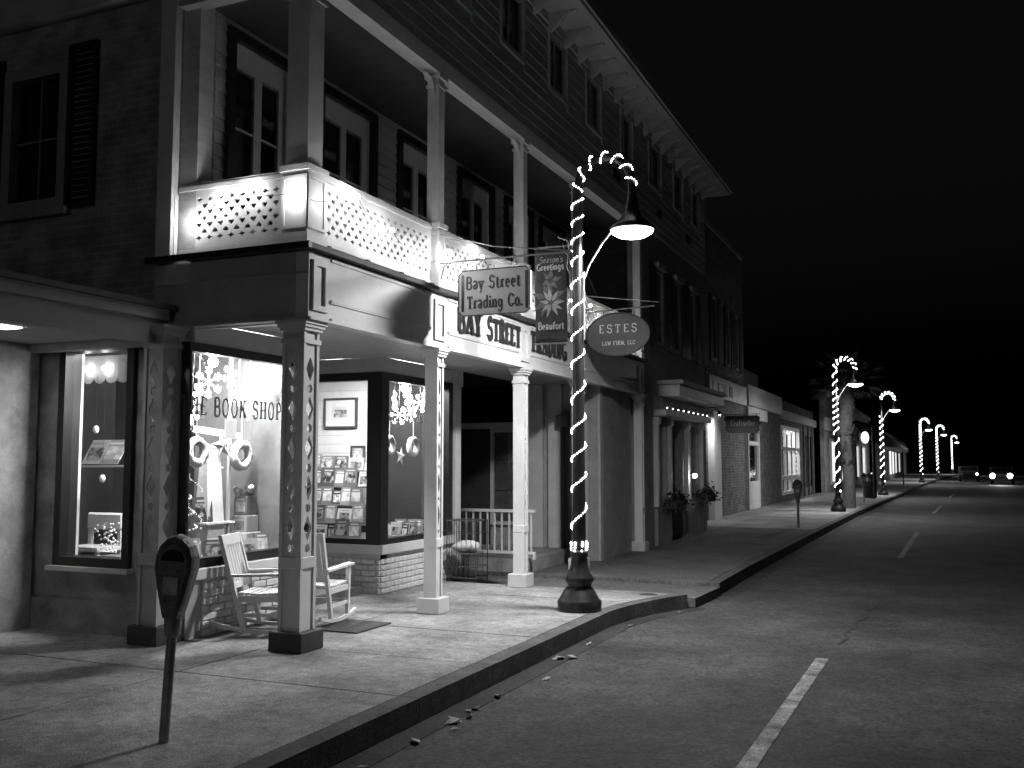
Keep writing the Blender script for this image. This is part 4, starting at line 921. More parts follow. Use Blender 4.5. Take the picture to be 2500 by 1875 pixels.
LAMPS = [(L1, 'largest and nearest candy cane street lamp on a black cast base'), ((-3.03, 33.7, 0), 'second nearest street lamp, beside the palm trunk'), ((-2.49, 51.4, 0), 'third street lamp along the pavement, beside the dark awning'),
         ((-1.18, 83.8, 0), 'fourth street lamp, first of the distant cluster'), ((0.0, 100.1, 0), 'fifth street lamp, middle of the distant cluster'), ((1.77, 139.8, 0), 'farthest street lamp, behind the parked car')]
for i, (p, lb) in enumerate(LAMPS):
    lp = street_lamp(p, lb, near=(i == 0), power=(285 if i == 0 else 230))
    light_string(lp, p, ['string of tiny lights spiralling round the nearest lamp post', 'string of lights wound round the second lamp post by the palm', 'string of lights round the third post, dark below its arch', 'string of lights round the first lamp of the distant cluster', 'string of lights round the middle lamp of the distant cluster', 'string of lights round the farthest lamp post'][i], near=(i == 0), gap=((3.9, 4.71) if i == 2 else None))
# unseen lamps across the street and behind the camera; rear glow added as fill
street_lamp((-3.7, -19.0, 0), 'unseen street lamp behind the viewpoint, with added glow to fill the walls', power=20, glow=32.0)
street_lamp((9.6, 16.0, 0), 'street lamp across the street, beyond the right edge', power=60)

# ================================================================== hanging signs and banner
def octo(x0, x1, z0, z1, c): return [(x0+c, z0), (x1-c, z0), (x1, z0+c), (x1, z1-c), (x1-c, z1), (x0+c, z1), (x0, z1-c), (x0, z0+c)]
SG = thing('hanging_sign', (-4.9, 9.38, 3.2), 'pale board reading Bay Street Trading Co. hung out from the porch', 'sign')
X0, X1, Z0, Z1, Y0 = -4.70, -3.86, 3.19, 3.68, 9.33
b = MB(); b.prism(octo(X0, X1, Z0, Z1, 0.05), lambda x, z: (x, Y0+0.04, z), lambda x, z: (x, Y0, z)); b.build('sign_board', signpaint, SG)
b = MB()
po = octo(X0, X1, Z0, Z1, 0.05)
for p, q in zip(po, po[1:]+po[:1]): b.tube([(p[0], Y0-0.003, p[1]), (q[0], Y0-0.003, q[1])], 0.006, 6)
b.build('sign_rim', darkw, SG)
lettering('lettering', 'Bay Street', signdark, SG, (X0+0.085, Y0-0.002, 3.475), (1,0,0), (0,0,1), 0.65, 0.135, k=0.19, th=0.085, serif=0.17, track=0.09)
lettering('lettering', 'Trading Co.', signdark, SG, (X0+0.10, Y0-0.002, 3.265), (1,0,0), (0,0,1), 0.66, 0.135, k=0.2, th=0.09, serif=0.17, track=0.07)
for x in (X0+0.03, X1-0.06):
    b = MB(); b.prism([(x+0.02+0.018*math.cos(R(a)), (3.62 if a < 181 else 3.25)+0.018*math.sin(R(a))) for a in range(0, 360, 30)], lambda u, z: (u, Y0-0.0005, z), lambda u, z: (u, Y0-0.004, z)); b.build('dark_bar', darkframe, SG)
b = MB(); b.tube([(-4.95, 9.36, 3.80), (-3.40, 9.36, 3.80)], 0.011, 6); b.tube([(-4.95, 9.36, 4.12), (-4.3, 9.36, 3.93), (-3.42, 9.36, 3.81)], 0.006, 5)
sp = []
for k in range(28): an = k*0.5; r = 0.07*(1-k/34); sp.append((-4.85+r*math.cos(an), 9.36, 3.88+r*math.sin(an)))
b.tube(sp, 0.007, 5)
sp = [(-4.93, 9.36, 3.62), (-4.9, 9.36, 3.75), (-4.84, 9.36, 3.80)]; b.tube(sp, 0.007, 5)
for x in (-4.5, -4.06): b.tube([(x, 9.36, 3.80), (x+0.004, 9.36, 3.69)], 0.006, 5)
b.build('bracket', wirem, SG)
BN = thing('banner', (-3.9, 10.3, 3.0), 'dark Season\'s Greetings banner with a poinsettia on the nearest lamp post', 'banner')
bx0, bx1, bz0, bz1, by = -4.17, -3.775, 2.97, 4.05, 10.22
b = MB(); nx, nz = 8, 18; fv = []
for j in range(nz+1):
    for i in range(nx+1):
        u, v = i/nx, j/nz; fv.append((bx0+(bx1-bx0)*u, by+0.012*math.sin(3*u+5*v)+0.008*math.sin(9*v), bz0+(bz1-bz0)*v+0.01*math.sin(4*u)))
b.add(fv, [(j*(nx+1)+i, j*(nx+1)+i+1, (j+1)*(nx+1)+i+1, (j+1)*(nx+1)+i) for j in range(nz) for i in range(nx)], True)
bo = b.build('cloth', bannerm, BN); sm = bo.modifiers.new('thickness', 'SOLIDIFY'); sm.thickness = 0.004
def petals(cx, cz, n, L_, w, m, name, a0=0, dy=0.0, sq=1.0, parent=BN):
    b = MB()
    for k in range(n):
        an = a0+2*math.pi*k/n+random.uniform(-0.15, 0.15); l = L_*random.uniform(0.8, 1.15); d = Vector((math.cos(an), math.sin(an)*sq)); q = Vector((-d.y, d.x))*w
        P = [Vector((cx, cz))+d*0.02, Vector((cx, cz))+d*l*0.45+q, Vector((cx, cz))+d*l, Vector((cx, cz))+d*l*0.45-q]
        b.prism([(p.x, p.y) for p in P], lambda x, z: (x, by-0.024-dy-0.0006*k, z), lambda x, z: (x, by-0.0265-dy-0.0006*k, z))
    return b.build(name, m, parent)
mx_ = (bx0+bx1)/2
petals(mx_+0.01, 3.42, 9, 0.17, 0.024, leafl, 'poinsettia_petals', 0.2)
petals(mx_-0.02, 3.47, 8, 0.21, 0.035, leafm, 'poinsettia_leaves', 0.5, -0.005)
petals(mx_+0.0, 3.68, 6, 0.13, 0.03, leafm, 'holly_leaves', 0.3, -0.004)
lettering('lettering', "Season's", leafl, BN, (bx0+0.06, by-0.024, 3.885), (1,0,0), (0,0,1), 0.29, 0.07, k=0.14, th=0.09, serif=0, track=0.02, depth=0.002, slant=0.15)
lettering('lettering', 'Greetings', letterw, BN, (bx0+0.03, by-0.024, 3.80), (1,0,0), (0,0,1), 0.335, 0.075, k=0.2, th=0.1, serif=0.12, track=0.03, depth=0.002)
lettering('lettering', 'Beaufort', letterw, BN, (bx0+0.045, by-0.024, 3.12), (1,0,0), (0,0,1), 0.32, 0.08, k=0.2, th=0.1, serif=0.12, track=0.03, depth=0.002)
b = MB(); b.tube([(bx0-0.01, by, 4.07), (-3.66, by, 4.07)], 0.012, 6); b.tube([(bx0-0.01, by, 2.96), (-3.66, by, 2.96)], 0.012, 6)
b.tube([(-3.88, by-0.02, 4.17), (-3.76, by-0.02, 4.12), (-3.73, by-0.02, 3.85), (-3.73, by-0.02, 3.05)], 0.008, 6); b.tube([(-3.57, by-0.02, 3.75), (-3.57, by-0.02, 2.98)], 0.009, 6)
b.tube([(-3.82, by-0.02, 4.1), (-3.8, by-0.02, 4.0), (-3.76, by-0.02, 3.95), (-3.77, by-0.02, 3.82), (-3.74, by-0.02, 3.74)], 0.006, 5)
b.build('bracket', wirem, BN)
ES = thing('oval_sign', (-4.8, 14.03, 3.2), 'grey oval sign reading ESTES LAW FIRM, LLC', 'sign')
cxo, czo, ra, rb, yo = -4.375, 3.546, 0.5, 0.327, 14.03
b = MB(); b.prism([(cxo+ra*math.cos(R(a)), czo+rb*math.sin(R(a))) for a in range(0, 360, 10)], lambda x, z: (x, yo+0.04, z), lambda x, z: (x, yo, z)); b.build('sign_board', signgrey, ES)
b = MB(); b.tube([(cxo+ra*math.cos(R(a)), yo-0.003, czo+rb*math.sin(R(a))) for a in range(0, 361, 10)], 0.011, 6); b.build('sign_rim', darkw, ES)
lettering('lettering', 'ESTES', letterw, ES, (cxo-0.30, yo-0.002, 3.575), (1,0,0), (0,0,1), 0.64, 0.125, k=0.12, th=0.065, serif=0.13, track=0.25, depth=0.003)
lettering('lettering', 'LAW FIRM, LLC', letterw, ES, (cxo-0.25, yo-0.002, 3.385), (1,0,0), (0,0,1), 0.53, 0.06, k=0.15, th=0.09, serif=0.13, track=0.1, depth=0.003)
b = MB(); b.tube([(-4.96, yo+0.02, 3.91), (-3.8, yo+0.02, 3.95)], 0.011, 6); b.tube([(-4.96, yo+0.02, 4.18), (-3.72, yo+0.02, 4.0)], 0.006, 5)
for x in (-4.6, -4.14): b.tube([(x, yo+0.02, 3.92), (x, yo+0.02, czo+0.28)], 0.006, 5)
b.tube([(-4.97, yo+0.02, 4.75), (-4.7, yo+0.02, 4.14)], 0.004, 5)
b.build('bracket', wirem, ES)
CS = thing('hanging_sign', (-5.8, 29.0, 2.6), 'dark board reading Craftseller hung from the brick building', 'sign')
b = MB(); b.prism([(-5.72, 2.55), (-5.60, 2.47), (-4.78, 2.47), (-4.7, 2.55), (-4.72, 2.68), (-4.66, 2.74), (-4.72, 2.8), (-4.7, 2.93), (-4.78, 2.98), (-5.68, 2.98), (-5.74, 2.9), (-5.68, 2.76)], lambda x, z: (x, 28.88, z), lambda x, z: (x, 28.82, z)); b.build('sign_board', signgrey, CS)
lettering('lettering', 'Craftseller', letterw, CS, (-5.55, 28.815, 2.68), (1,0,0), (0,0,1), 0.72, 0.15, k=0.16, th=0.1, serif=0, track=0.05, depth=0.004)
b = MB(); b.tube([(-5.86, 28.85, 3.02), (-4.68, 28.85, 3.02)], 0.015, 6); b.tube([(-5.62, 28.85, 3.02), (-5.62, 28.85, 2.96)], 0.01, 5); b.tube([(-4.8, 28.85, 3.02), (-4.8, 28.85, 2.96)], 0.01, 5); b.tube([(-5.68, 28.85, 2.462), (-4.72, 28.85, 2.462)], 0.012, 5); b.build('bracket', wirem, CS)

# ================================================================== lights strung on the balcony
GS = thing('balcony_light_string', (-5.0, 9.0, 3.6), 'string of round bulbs along the pierced balcony panels', 'light string')
bp = [(-6.32, 6.97, 3.86), (-6.0, 6.97, 4.0), (-5.66, 6.97, 4.09), (-5.12, 6.92, 3.98), (-4.83, 7.25, 3.97), (-4.9, 7.62, 4.1), (-4.9, 8.02, 3.9), (-4.9, 8.25, 3.92), (-4.9, 8.85, 3.72), (-4.88, 9.3, 3.88), (-4.9, 9.82, 3.76), (-4.9, 10.35, 4.06), (-4.9, 11.1, 3.85), (-4.88, 11.75, 4.0), (-4.9, 12.6, 3.8), (-4.9, 13.4, 4.0), (-4.88, 14.25, 4.05), (-4.9, 15.1, 3.85), (-4.9, 16.0, 3.95), (-4.9, 16.9, 3.8)]
bm = MB().sphere((0, 0, 0), 0.024, 10, 8).build('bulb', bulbm); bulb_mesh = bm.data; bpy.data.objects.remove(bm)
for p in bp:
    share(bulb_mesh, 'bulb', GS, p)
    lamp_light('bulb_source', 'POINT', p, 9.0*random.uniform(0.7, 1.3), GS, 0.03)
w = MB()
for p, q in zip(bp, bp[1:]):
    m = (Vector(p)+Vector(q))/2-Vector((0, 0, 0.05)); w.tube([p, (p[0]*.7+m.x*.3, p[1]*.7+m.y*.3, p[2]*.6+m.z*.4), m, (q[0]*.7+m.x*.3, q[1]*.7+m.y*.3, q[2]*.6+m.z*.4), q], 0.003, 4, False)
w.build('wire', wiredark, GS)

# ================================================================== rocking chairs
def rocker(loc, rz, label):
    T_ = thing('rocking_chair', loc, label, 'rocking chair', 'white rocking chairs on the porch', rz); T_.scale = (0.93, 0.93, 0.93)
    def L_(name, fn, m=white):
        b = MB(); fn(b); o = b.build(name, m, T_, local=True); return o
    for sy in (-0.25, 0.25):
        def run(b):
            pts = [(-0.47+0.9*i/14, 0.03+0.33*((-0.47+0.9*i/14)-0.02)**2*0.9) for i in range(15)]
            top = [(x, z+0.035) for x, z in pts]
            b.prism(pts+top[::-1], lambda x, z: (x, sy-0.016, z), lambda x, z: (x, sy+0.016, z))
        L_('runner', run)
        s2 = sy*0.96
        def fl(b): b.add([(0.21,s2-.02,.07),(0.25,s2-.02,.07),(0.25,s2+.02,.07),(0.21,s2+.02,.07),(0.24,s2-.02,.60),(0.28,s2-.02,.60),(0.28,s2+.02,.60),(0.24,s2+.02,.60)], [(0,3,2,1),(4,5,6,7),(0,1,5,4),(1,2,6,5),(2,3,7,6),(3,0,4,7)])
        L_('leg', fl)
        def bl(b): b.add([(-0.2,s2-.02,.06),(-0.155,s2-.02,.06),(-0.155,s2+.02,.06),(-0.2,s2+.02,.06),(-0.46,s2-.02,1.0),(-0.42,s2-.02,1.0),(-0.42,s2+.02,1.0),(-0.46,s2+.02,1.0)], [(0,3,2,1),(4,5,6,7),(0,1,5,4),(1,2,6,5),(2,3,7,6),(3,0,4,7)])
        L_('back_post', bl)
        def ar(b): b.add([(-0.36,sy-.035,.585),(0.3,sy-.045,.605),(0.3,sy+.045,.605),(-0.36,sy+.035,.585),(-0.36,sy-.035,.61),(0.3,sy-.045,.63),(0.3,sy+.045,.63),(-0.36,sy+.035,.61)], [(0,3,2,1),(4,5,6,7),(0,1,5,4),(1,2,6,5),(2,3,7,6),(3,0,4,7)])
        L_('arm', ar)
        L_('side_rail', lambda b: b.box(-0.24, 0.24, s2-.012, s2+.012, .34, .40)); L_('stretcher', lambda b: b.box(-0.17, 0.22, s2-.011, s2+.011, .19, .225))
    L_('front_rail', lambda b: b.box(.225, .25, -.22, .22, .33, .41)); L_('stretcher', lambda b: b.box(.22, .24, -.22, .22, .2, .235))
    for k in range(8):
        x = -0.24+k*0.062; L_('seat_slat', lambda b: b.box(x, x+0.054, -.235, .235, .402+.004*abs(k-3), .42+.004*abs(k-3)))
    def bx_(z): return -0.175-0.26*(z-.06)/.94
    for z0, z1 in ((0.90, 1.0), (0.47, 0.53)):
        L_('back_rail', lambda b: b.add([(bx_(z0)-.012,-.22,z0),(bx_(z0)+.012,-.22,z0),(bx_(z0)+.012,.22,z0),(bx_(z0)-.012,.22,z0),(bx_(z1)-.012,-.22,z1),(bx_(z1)+.012,-.22,z1),(bx_(z1)+.012,.22,z1),(bx_(z1)-.012,.22,z1)], [(0,3,2,1),(4,5,6,7),(0,1,5,4),(1,2,6,5),(2,3,7,6),(3,0,4,7)]))
    for k in range(6):
        y = -0.2+k*0.069
        L_('back_slat', lambda b: b.add([(bx_(.53)-.006,y,.53),(bx_(.53)+.006,y,.53),(bx_(.53)+.006,y+.058,.53),(bx_(.53)-.006,y+.058,.53),(bx_(.9)-.006,y,.9),(bx_(.9)+.006,y,.9),(bx_(.9)+.006,y+.058,.9),(bx_(.9)-.006,y+.058,.9)], [(0,3,2,1),(4,5,6,7),(0,1,5,4),(1,2,6,5),(2,3,7,6),(3,0,4,7)]))
    return T_
rocker((-5.9, 7.72, 0.0), math.atan2(0.32, 0.95), 'white rocking chair left of the corner post, its back to the window')
rocker((-5.8, 8.38, 0.0), math.atan2(0.98, -0.16), 'white rocking chair right of the corner post by the doormat')
dm = MB(); dm.bbox(-5.62, -5.08, 7.98, 8.62, 0.002, 0.014, b=0.004); tag(dm.build('doormat', mat('mat_fibre', 0.07, 0.95, 0.4, 40, 0.6, 120)), 'dark doormat lying on the porch beside the rocking chair', 'doormat')

# ================================================================== wire cart
CT = thing('wire_cart', (-6.0, 12.2, 0), 'tall wire cart with a pale cloth bundle by the white railing', 'cart')
b = MB(); cx0, cx1, cy0, cy1 = -6.2, -5.76, 11.98, 12.35
for x in (cx0, cx1):
    for y in (cy0, cy1): b.tube([(x, y, 0.0), (x, y, 0.82)], 0.008, 6)
for z in (0.82, 0.05):
    b.tube([(cx0, cy0, z), (cx1, cy0, z), (cx1, cy1, z), (cx0, cy1, z), (cx0, cy0, z)], 0.008, 6)
b.build('frame', wiredark, CT)
b = MB()
for k in range(1, 6): x = cx0+(cx1-cx0)*k/6; b.tube([(x, cy0, 0.05), (x, cy0, 0.82)], 0.004, 5); b.tube([(x, cy1, 0.05), (x, cy1, 0.82)], 0.004, 5)
for k in range(1, 5): y = cy0+(cy1-cy0)*k/5; b.tube([(cx0, y, 0.05), (cx0, y, 0.82)], 0.004, 5)
for z in (0.2, 0.45, 0.65): b.tube([(cx0, cy0, z), (cx1, cy0, z), (cx1, cy1, z), (cx0, cy1, z), (cx0, cy0, z)], 0.004, 5)
b.build('mesh_wires', wiredark, CT)
b = MB(); b.add([(cx0, cy0, 0.38), (cx1, cy0, 0.38), (cx1, cy1, 0.38), (cx0, cy1, 0.38)], [(0,1,2,3)]); b.build('shelf', wirem, CT)
b = MB(); n, m = 14, 8; vs = []
for i in range(n):
    a = 2*math.pi*i/n
    for k in range(m):
        t = math.pi*k/(m-1); rr = math.sin(t)*(1+0.12*math.sin(3*a+k)); vs.append((-5.98+0.2*rr*math.cos(a), 12.16+0.17*rr*math.sin(a), 0.46-0.075*math.cos(t)+0.015*math.sin(5*a)))
b.add(vs, [(i*m+k, ((i+1) % n)*m+k, ((i+1) % n)*m+k+1, i*m+k+1) for i in range(n) for k in range(m-1)], True)
tag(b.build('cloth_bundle', cloth), 'pale folded cloth bundle lying in the wire cart', 'bundle')

# ================================================================== window displays
def wreath(x, y, z, r, label, ax='x', hang=0.45):
    T_ = thing('wreath', (x, y, z), label, 'wreath')
    MB().torus((x, y, z), r*0.72, r*0.3, ax, 22, 8, 0.18).build('ring', ornw, T_)
    MB().tube([(x, y, z+r), (x, y, z+r+hang)], 0.006, 5).build('ribbon', paper, T_)
wreath(-6.84, 8.42, 1.69, 0.165, 'white wreath hanging beside the star in the left shop window', 'x', 0.3)
wreath(-6.8, 7.68, 1.72, 0.155, 'white wreath at the left edge of the left shop window', 'x', 0.5)
wreath(-6.66, 11.84, 1.83, 0.145, 'white wreath in the right-hand window beside post', 'x', 0.4)
wreath(-6.66, 11.2, 1.84, 0.135, 'white wreath cut off by the black window corner', 'x', 0.25)
def star(x, y, z, r, label, tilt=0.2):
    pts = []
    for k in range(10):
        a = math.pi/2+tilt+k*math.pi/5; rr = r if k % 2 == 0 else r*0.42; pts.append((rr*math.cos(a), rr*math.sin(a)))
    b = MB(); c1 = Vector((x+0.03, y, z)); c2 = Vector((x-0.03, y, z)); P = [Vector((x, y+p[0], z+p[1])) for p in pts]
    for i in range(10): b.face([c1, P[i], P[(i+1) % 10]]); b.face([c2, P[(i+1) % 10], P[i]])
    tag(b.build('star', ornw), label, 'ornament')
star(-6.8, 8.06, 1.79, 0.155, 'white five-pointed star in the left shop window'); star(-6.64, 11.46, 1.70, 0.13, 'white five-pointed star in the right-hand shop window', -0.2)
ORD = ['first', 'second', 'third', 'fourth', 'fifth', 'sixth', 'seventh', 'eighth', 'ninth', 'tenth', 'eleventh', 'twelfth']
def flake(x, y, z, r, label, grp):
    T_ = thing('snowflake', (x, y, z), label, 'ornament', grp)
    b = MB(); ph = random.uniform(-0.9, 0.9); a0 = random.uniform(0, 1)
    for k in range(6):
        a = a0+k*math.pi/3; d = Vector((math.sin(ph)*math.cos(a), math.cos(ph)*math.cos(a), math.sin(a))); c = Vector((x, y, z)); b.tube([c, c+d*r], 0.009, 6)
        for t in (0.55, 0.8):
            for s in (-1, 1):
                e = Vector((math.sin(ph)*math.cos(a+s*0.9), math.cos(ph)*math.cos(a+s*0.9), math.sin(a+s*0.9))); b.tube([c+d*r*t, c+d*r*t+e*r*0.3], 0.008, 5)
        b.sphere(c+d*r, 0.014, 6, 5); b.sphere(c+d*r*0.5, 0.012, 6, 5)
    b.sphere((x, y, z), 0.03, 6, 5)
    b.build('arms', snowm, T_); MB().tube([(x, y, z+r), (x, y+0.03, 2.9)], 0.004, 4).build('cord', paper, T_)
FL = {p: 'the %s from the left' % ORD[i] for w_ in (((-6.7, 7.72, 2.42, 0.15), (-6.62, 7.95, 2.5, 0.12), (-6.64, 8.1, 2.3, 0.09), (-6.6, 8.55, 2.45, 0.12), (-6.66, 8.3, 2.17, 0.1), (-6.62, 7.4, 2.1, 0.11), (-6.72, 7.6, 2.3, 0.1)), ((-6.5, 11.05, 2.42, 0.13), (-6.5, 11.4, 2.5, 0.13), (-6.48, 11.7, 2.42, 0.12), (-6.55, 11.25, 2.24, 0.12), (-6.55, 11.55, 2.28, 0.12), (-6.5, 11.85, 2.5, 0.11))) for i, p in enumerate(sorted(w_, key=lambda q: q[1]))}
for p in ((-6.7, 7.72, 2.42, 0.15), (-6.62, 7.95, 2.5, 0.12), (-6.64, 8.1, 2.3, 0.09), (-6.6, 8.55, 2.45, 0.12), (-6.66, 8.3, 2.17, 0.1), (-6.62, 7.4, 2.1, 0.11), (-6.72, 7.6, 2.3, 0.1)): flake(*p, '%s glowing snowflake at the top of the left shop window' % FL[p], 'snowflakes in the left window')
for p in ((-6.5, 11.05, 2.42, 0.13), (-6.5, 11.4, 2.5, 0.13), (-6.48, 11.7, 2.42, 0.12), (-6.55, 11.25, 2.24, 0.12), (-6.55, 11.55, 2.28, 0.12), (-6.5, 11.85, 2.5, 0.11)): flake(*p, '%s glowing snowflake at the top of the right-hand shop window' % FL[p], 'snowflakes in the right window')
def book_mesh(w, h, d, m):
    b = MB(); b.box(-w/2, w/2, -d/2, -d/2+0.004, 0, h); b.box(-w/2, w/2, d/2-0.004, d/2, 0, h); b.box(-w/2, -w/2+0.004, -d/2+0.004, d/2-0.004, 0, h); nb = len(b.f); b.box(-w/2+0.004, w/2-0.006, -d/2+0.0041, d/2-0.0041, 0.004, h-0.004)
    o = b.build('book', [m, paper]); me = o.data
    for i, p in enumerate(me.polygons): p.material_index = 0 if i < nb else 1
    bpy.data.objects.remove(o); return me
BK = [book_mesh(w, h, d, cov[i % 4]) for i, (w, h, d) in enumerate([(0.15, 0.21, 0.025), (0.16, 0.24, 0.02), (0.13, 0.19, 0.03), (0.2, 0.26, 0.02), (0.24, 0.18, 0.02), (0.17, 0.23, 0.03), (0.14, 0.2, 0.02), (0.21, 0.21, 0.022)])]
def book(x, y, z, rz, lean, label, grp, me=None):
    o = bpy.data.objects.new('book', me or random.choice(BK)); COL.objects.link(o); o.location = (x, y, z); o.rotation_euler = (lean, 0, rz)
    return tag(o, label, 'book', grp)
RK = thing('display_rack', (-7.4, 11.3, 0.6), 'stepped book rack behind the middle shop window', 'rack')
TIER = [(10.72, 0.60), (10.98, 0.80), (11.22, 1.02), (11.46, 1.26), (11.72, 1.48)]
for y, z in TIER:
    k = y/10.41; box('shelf', boardw if z < 0.7 else roomfloor, RK, -7.45*k, -6.62*k, y-0.02, y+0.2, z+0.002, z+0.02)
box('rack_back', roomdark, RK, -8.5, -7.58, 11.96, 11.99, 0.6, 1.6)
for i, (y, z) in enumerate(TIER):
    k = y/10.41; x = -7.38*k; nb_ = 0
    while x < -6.66*k:
        me_ = random.choice(BK); w = me_.vertices[1].co.x*2
        book(x+w/2, y+random.uniform(0.05, 0.1), z+0.022, random.uniform(-0.2, 0.3), random.uniform(-0.28, -0.12), '%s book from the left, %s step of the rack in the middle window' % (ORD[nb_], ('lowest', 'second lowest', 'middle', 'second highest', 'highest')[i]), 'books on the stepped rack', me_); nb_ += 1; x += w+random.uniform(-0.01, 0.03)
for i in range(9):
    book(-6.95+random.uniform(0, 0.42), 11.35+0.09*i*0.8, 0.603, random.uniform(-0.3, 0.3), random.uniform(-0.25, -0.1), '%s nearest book standing upright low in the right-hand window' % ORD[i], 'books low in the right-hand window')
for i in range(10):
    o = book(-6.62+random.uniform(-0.1, 0.06), 10.85+(i//2)*0.27, 0.605+0.026*(i % 2), random.uniform(-0.5, 0.5), R(-90), '%s book of the %s pair lying flat at the foot of the right-hand window' % (('lower', 'upper')[i % 2], ORD[i//2]), 'books lying flat in the right-hand window'); o.location.z += 0.015
FP = thing('framed_picture', (-8.1, 12.2, 2.0), 'framed picture with a wide mat on the white board wall', 'picture')
fr = MB(); frame_rect(fr, 'y', -8.40, -7.82, 2.12, 2.57, 0.03, 12.195, 12.238); fr.build('frame', darkw, FP)
MB().box(-8.37, -7.85, 12.215, 12.236, 2.15, 2.54).build('mat_board', paper, FP); MB().box(-8.26, -7.96, 12.21, 12.2145, 2.24, 2.45).build('print', picprint, FP)
SP = thing('small_picture', (-7.72, 12.2, 1.6), 'small dark framed picture low on the white board wall', 'picture')
fr = MB(); frame_rect(fr, 'y', -7.92, -7.68, 1.62, 1.86, 0.02, 12.2, 12.238); fr.build('frame', darkw, SP); MB().box(-7.9, -7.7, 12.215, 12.236, 1.64, 1.84).build('print', cov[1], SP)
# left window display
ST = thing('display_stand', (-7.05, 8.2, 0.64), 'tall pale stand behind the glass of the left shop window', 'stand')
MB().add([(-7.12, 8.0, .64), (-6.9, 8.0, .64), (-6.9, 8.28, .64), (-7.12, 8.28, .64), (-7.06, 8.03, 1.62), (-6.96, 8.03, 1.62), (-6.96, 8.24, 1.62), (-7.06, 8.24, 1.62)], [(0,3,2,1),(4,5,6,7),(0,1,5,4),(1,2,6,5),(2,3,7,6),(3,0,4,7)]).build('column', ornw, ST)
MB().box(-7.14, -6.84, 7.9, 8.34, 0.98, 1.0).build('shelf', ornw, ST)
for i, (x, y, z) in enumerate(((-6.72, 7.9, 0.645), (-6.85, 8.4, 0.645), (-6.75, 8.15, 0.645), (-6.95, 7.98, 1.002))): book(x, y, z, R(60)+random.uniform(-0.3, 0.3), -0.22, ['book leaning at the foot of the pale stand', 'dark book standing right of the pale stand', 'book lying against the foot of the window near the chair back', 'book standing on the shelf of the pale stand'][i], None, BK[i])
GB = thing('gift_tower', (-6.9, 8.5, 0.64), 'stack of wrapped parcels topped with white puffs in the left window', 'parcels')
for i, (w, h, z, m_) in enumerate(((0.24, 0.22, 0.645, paper), (0.2, 0.18, 0.866, cov[0]), (0.17, 0.2, 1.047, cov[1]))): MB().bbox(-6.9-w/2, -6.9+w/2, 8.58-w/2, 8.58+w/2, z, z+h, b=0.004).build('parcel', m_, GB)
b = MB()
for k in range(12): b.sphere((-6.9+random.uniform(-.1, .1), 8.58+random.uniform(-.1, .1), 1.28+random.uniform(0, .08)), 0.035, 7, 6)
b.build('puffs', ornw, GB)
for i, (x, y, z, m_) in enumerate(((-6.6, 7.3, 0.645, 3), (-6.62, 7.5, 0.645, 1), (-6.58, 7.72, 0.645, 7), (-6.6, 8.02, 0.645, 0), (-6.58, 8.28, 0.645, 4), (-6.6, 8.5, 0.645, 5), (-7.3, 8.4, 0.645, 3), (-7.25, 8.1, 0.645, 7))):
    book(x, y, z, R(72)+random.uniform(-0.25, 0.25), -0.2, '%s picture book along the foot of the left shop window' % ORD[i] if x > -7 else ('tall book behind the pale stand' if i == 6 else 'square book behind the pale stand'), 'picture books along the left window', BK[m_])
for i, (x, y, z0_, z1_, w_) in enumerate(((-7.2, 7.5, 0.645, 1.25, 0.16), (-7.35, 8.55, 0.645, 1.55, 0.14), (-7.5, 7.95, 0.645, 1.05, 0.2))):
    T_ = thing('display_plinth', (x, y, z0_), 'white display plinth %s in the left window' % ('at the left', 'at the right back', 'at the middle back')[i], 'plinth')
    MB().bbox(x-w_/2, x+w_/2, y-w_/2, y+w_/2, z0_, z1_, b=0.006).build('block', ornw, T_); MB().box(x-w_/2-0.02, x+w_/2+0.02, y-w_/2-0.02, y+w_/2+0.02, z1_+0.001, z1_+0.018).build('top', paper, T_)
    book(x, y, z1_+0.02, R(55), -0.2, 'book standing on the %s plinth of the left window' % ('left', 'right back', 'middle back')[i], None, BK[(i*3) % 8])
PS = MB(); PS.box(-6.7, -6.696, 7.98, 8.16, 1.86, 2.06); tag(PS.build('hanging_card', paper), 'white card hung under the window lettering', 'card')
RB = MB(); RB.prism([(7.7, 1.99), (8.45, 1.93), (8.42, 1.9), (8.45, 1.86), (7.7, 1.92)], lambda y, z: (-6.86, y, z), lambda y, z: (-6.864, y, z)); tag(RB.build('ribbon_banner', paper), 'pale ribbon banner behind the left shop window', 'ribbon')
# spiral tinsel at the left edge of the left window
TN = thing('tinsel_tree', (-6.8, 7.5, 0.64), 'dark cone with beaded garland at the left edge of the left window', 'ornament')
MB().lathe([(0.17, 0), (0.02, 0.85), (0.001, 0.9)], (-6.8, 7.52, 0.645), 14).build('cone', roomdark, TN)
b = MB()
for k in range(110): t = k/110; an = k*0.33; r = 0.175*(1-t)+0.02; b.sphere((-6.8+r*math.cos(an), 7.52+r*math.sin(an), 0.67+0.85*t), 0.012, 5, 4)
tag(b.build('garland', ornw, TN), None, kind='stuff')
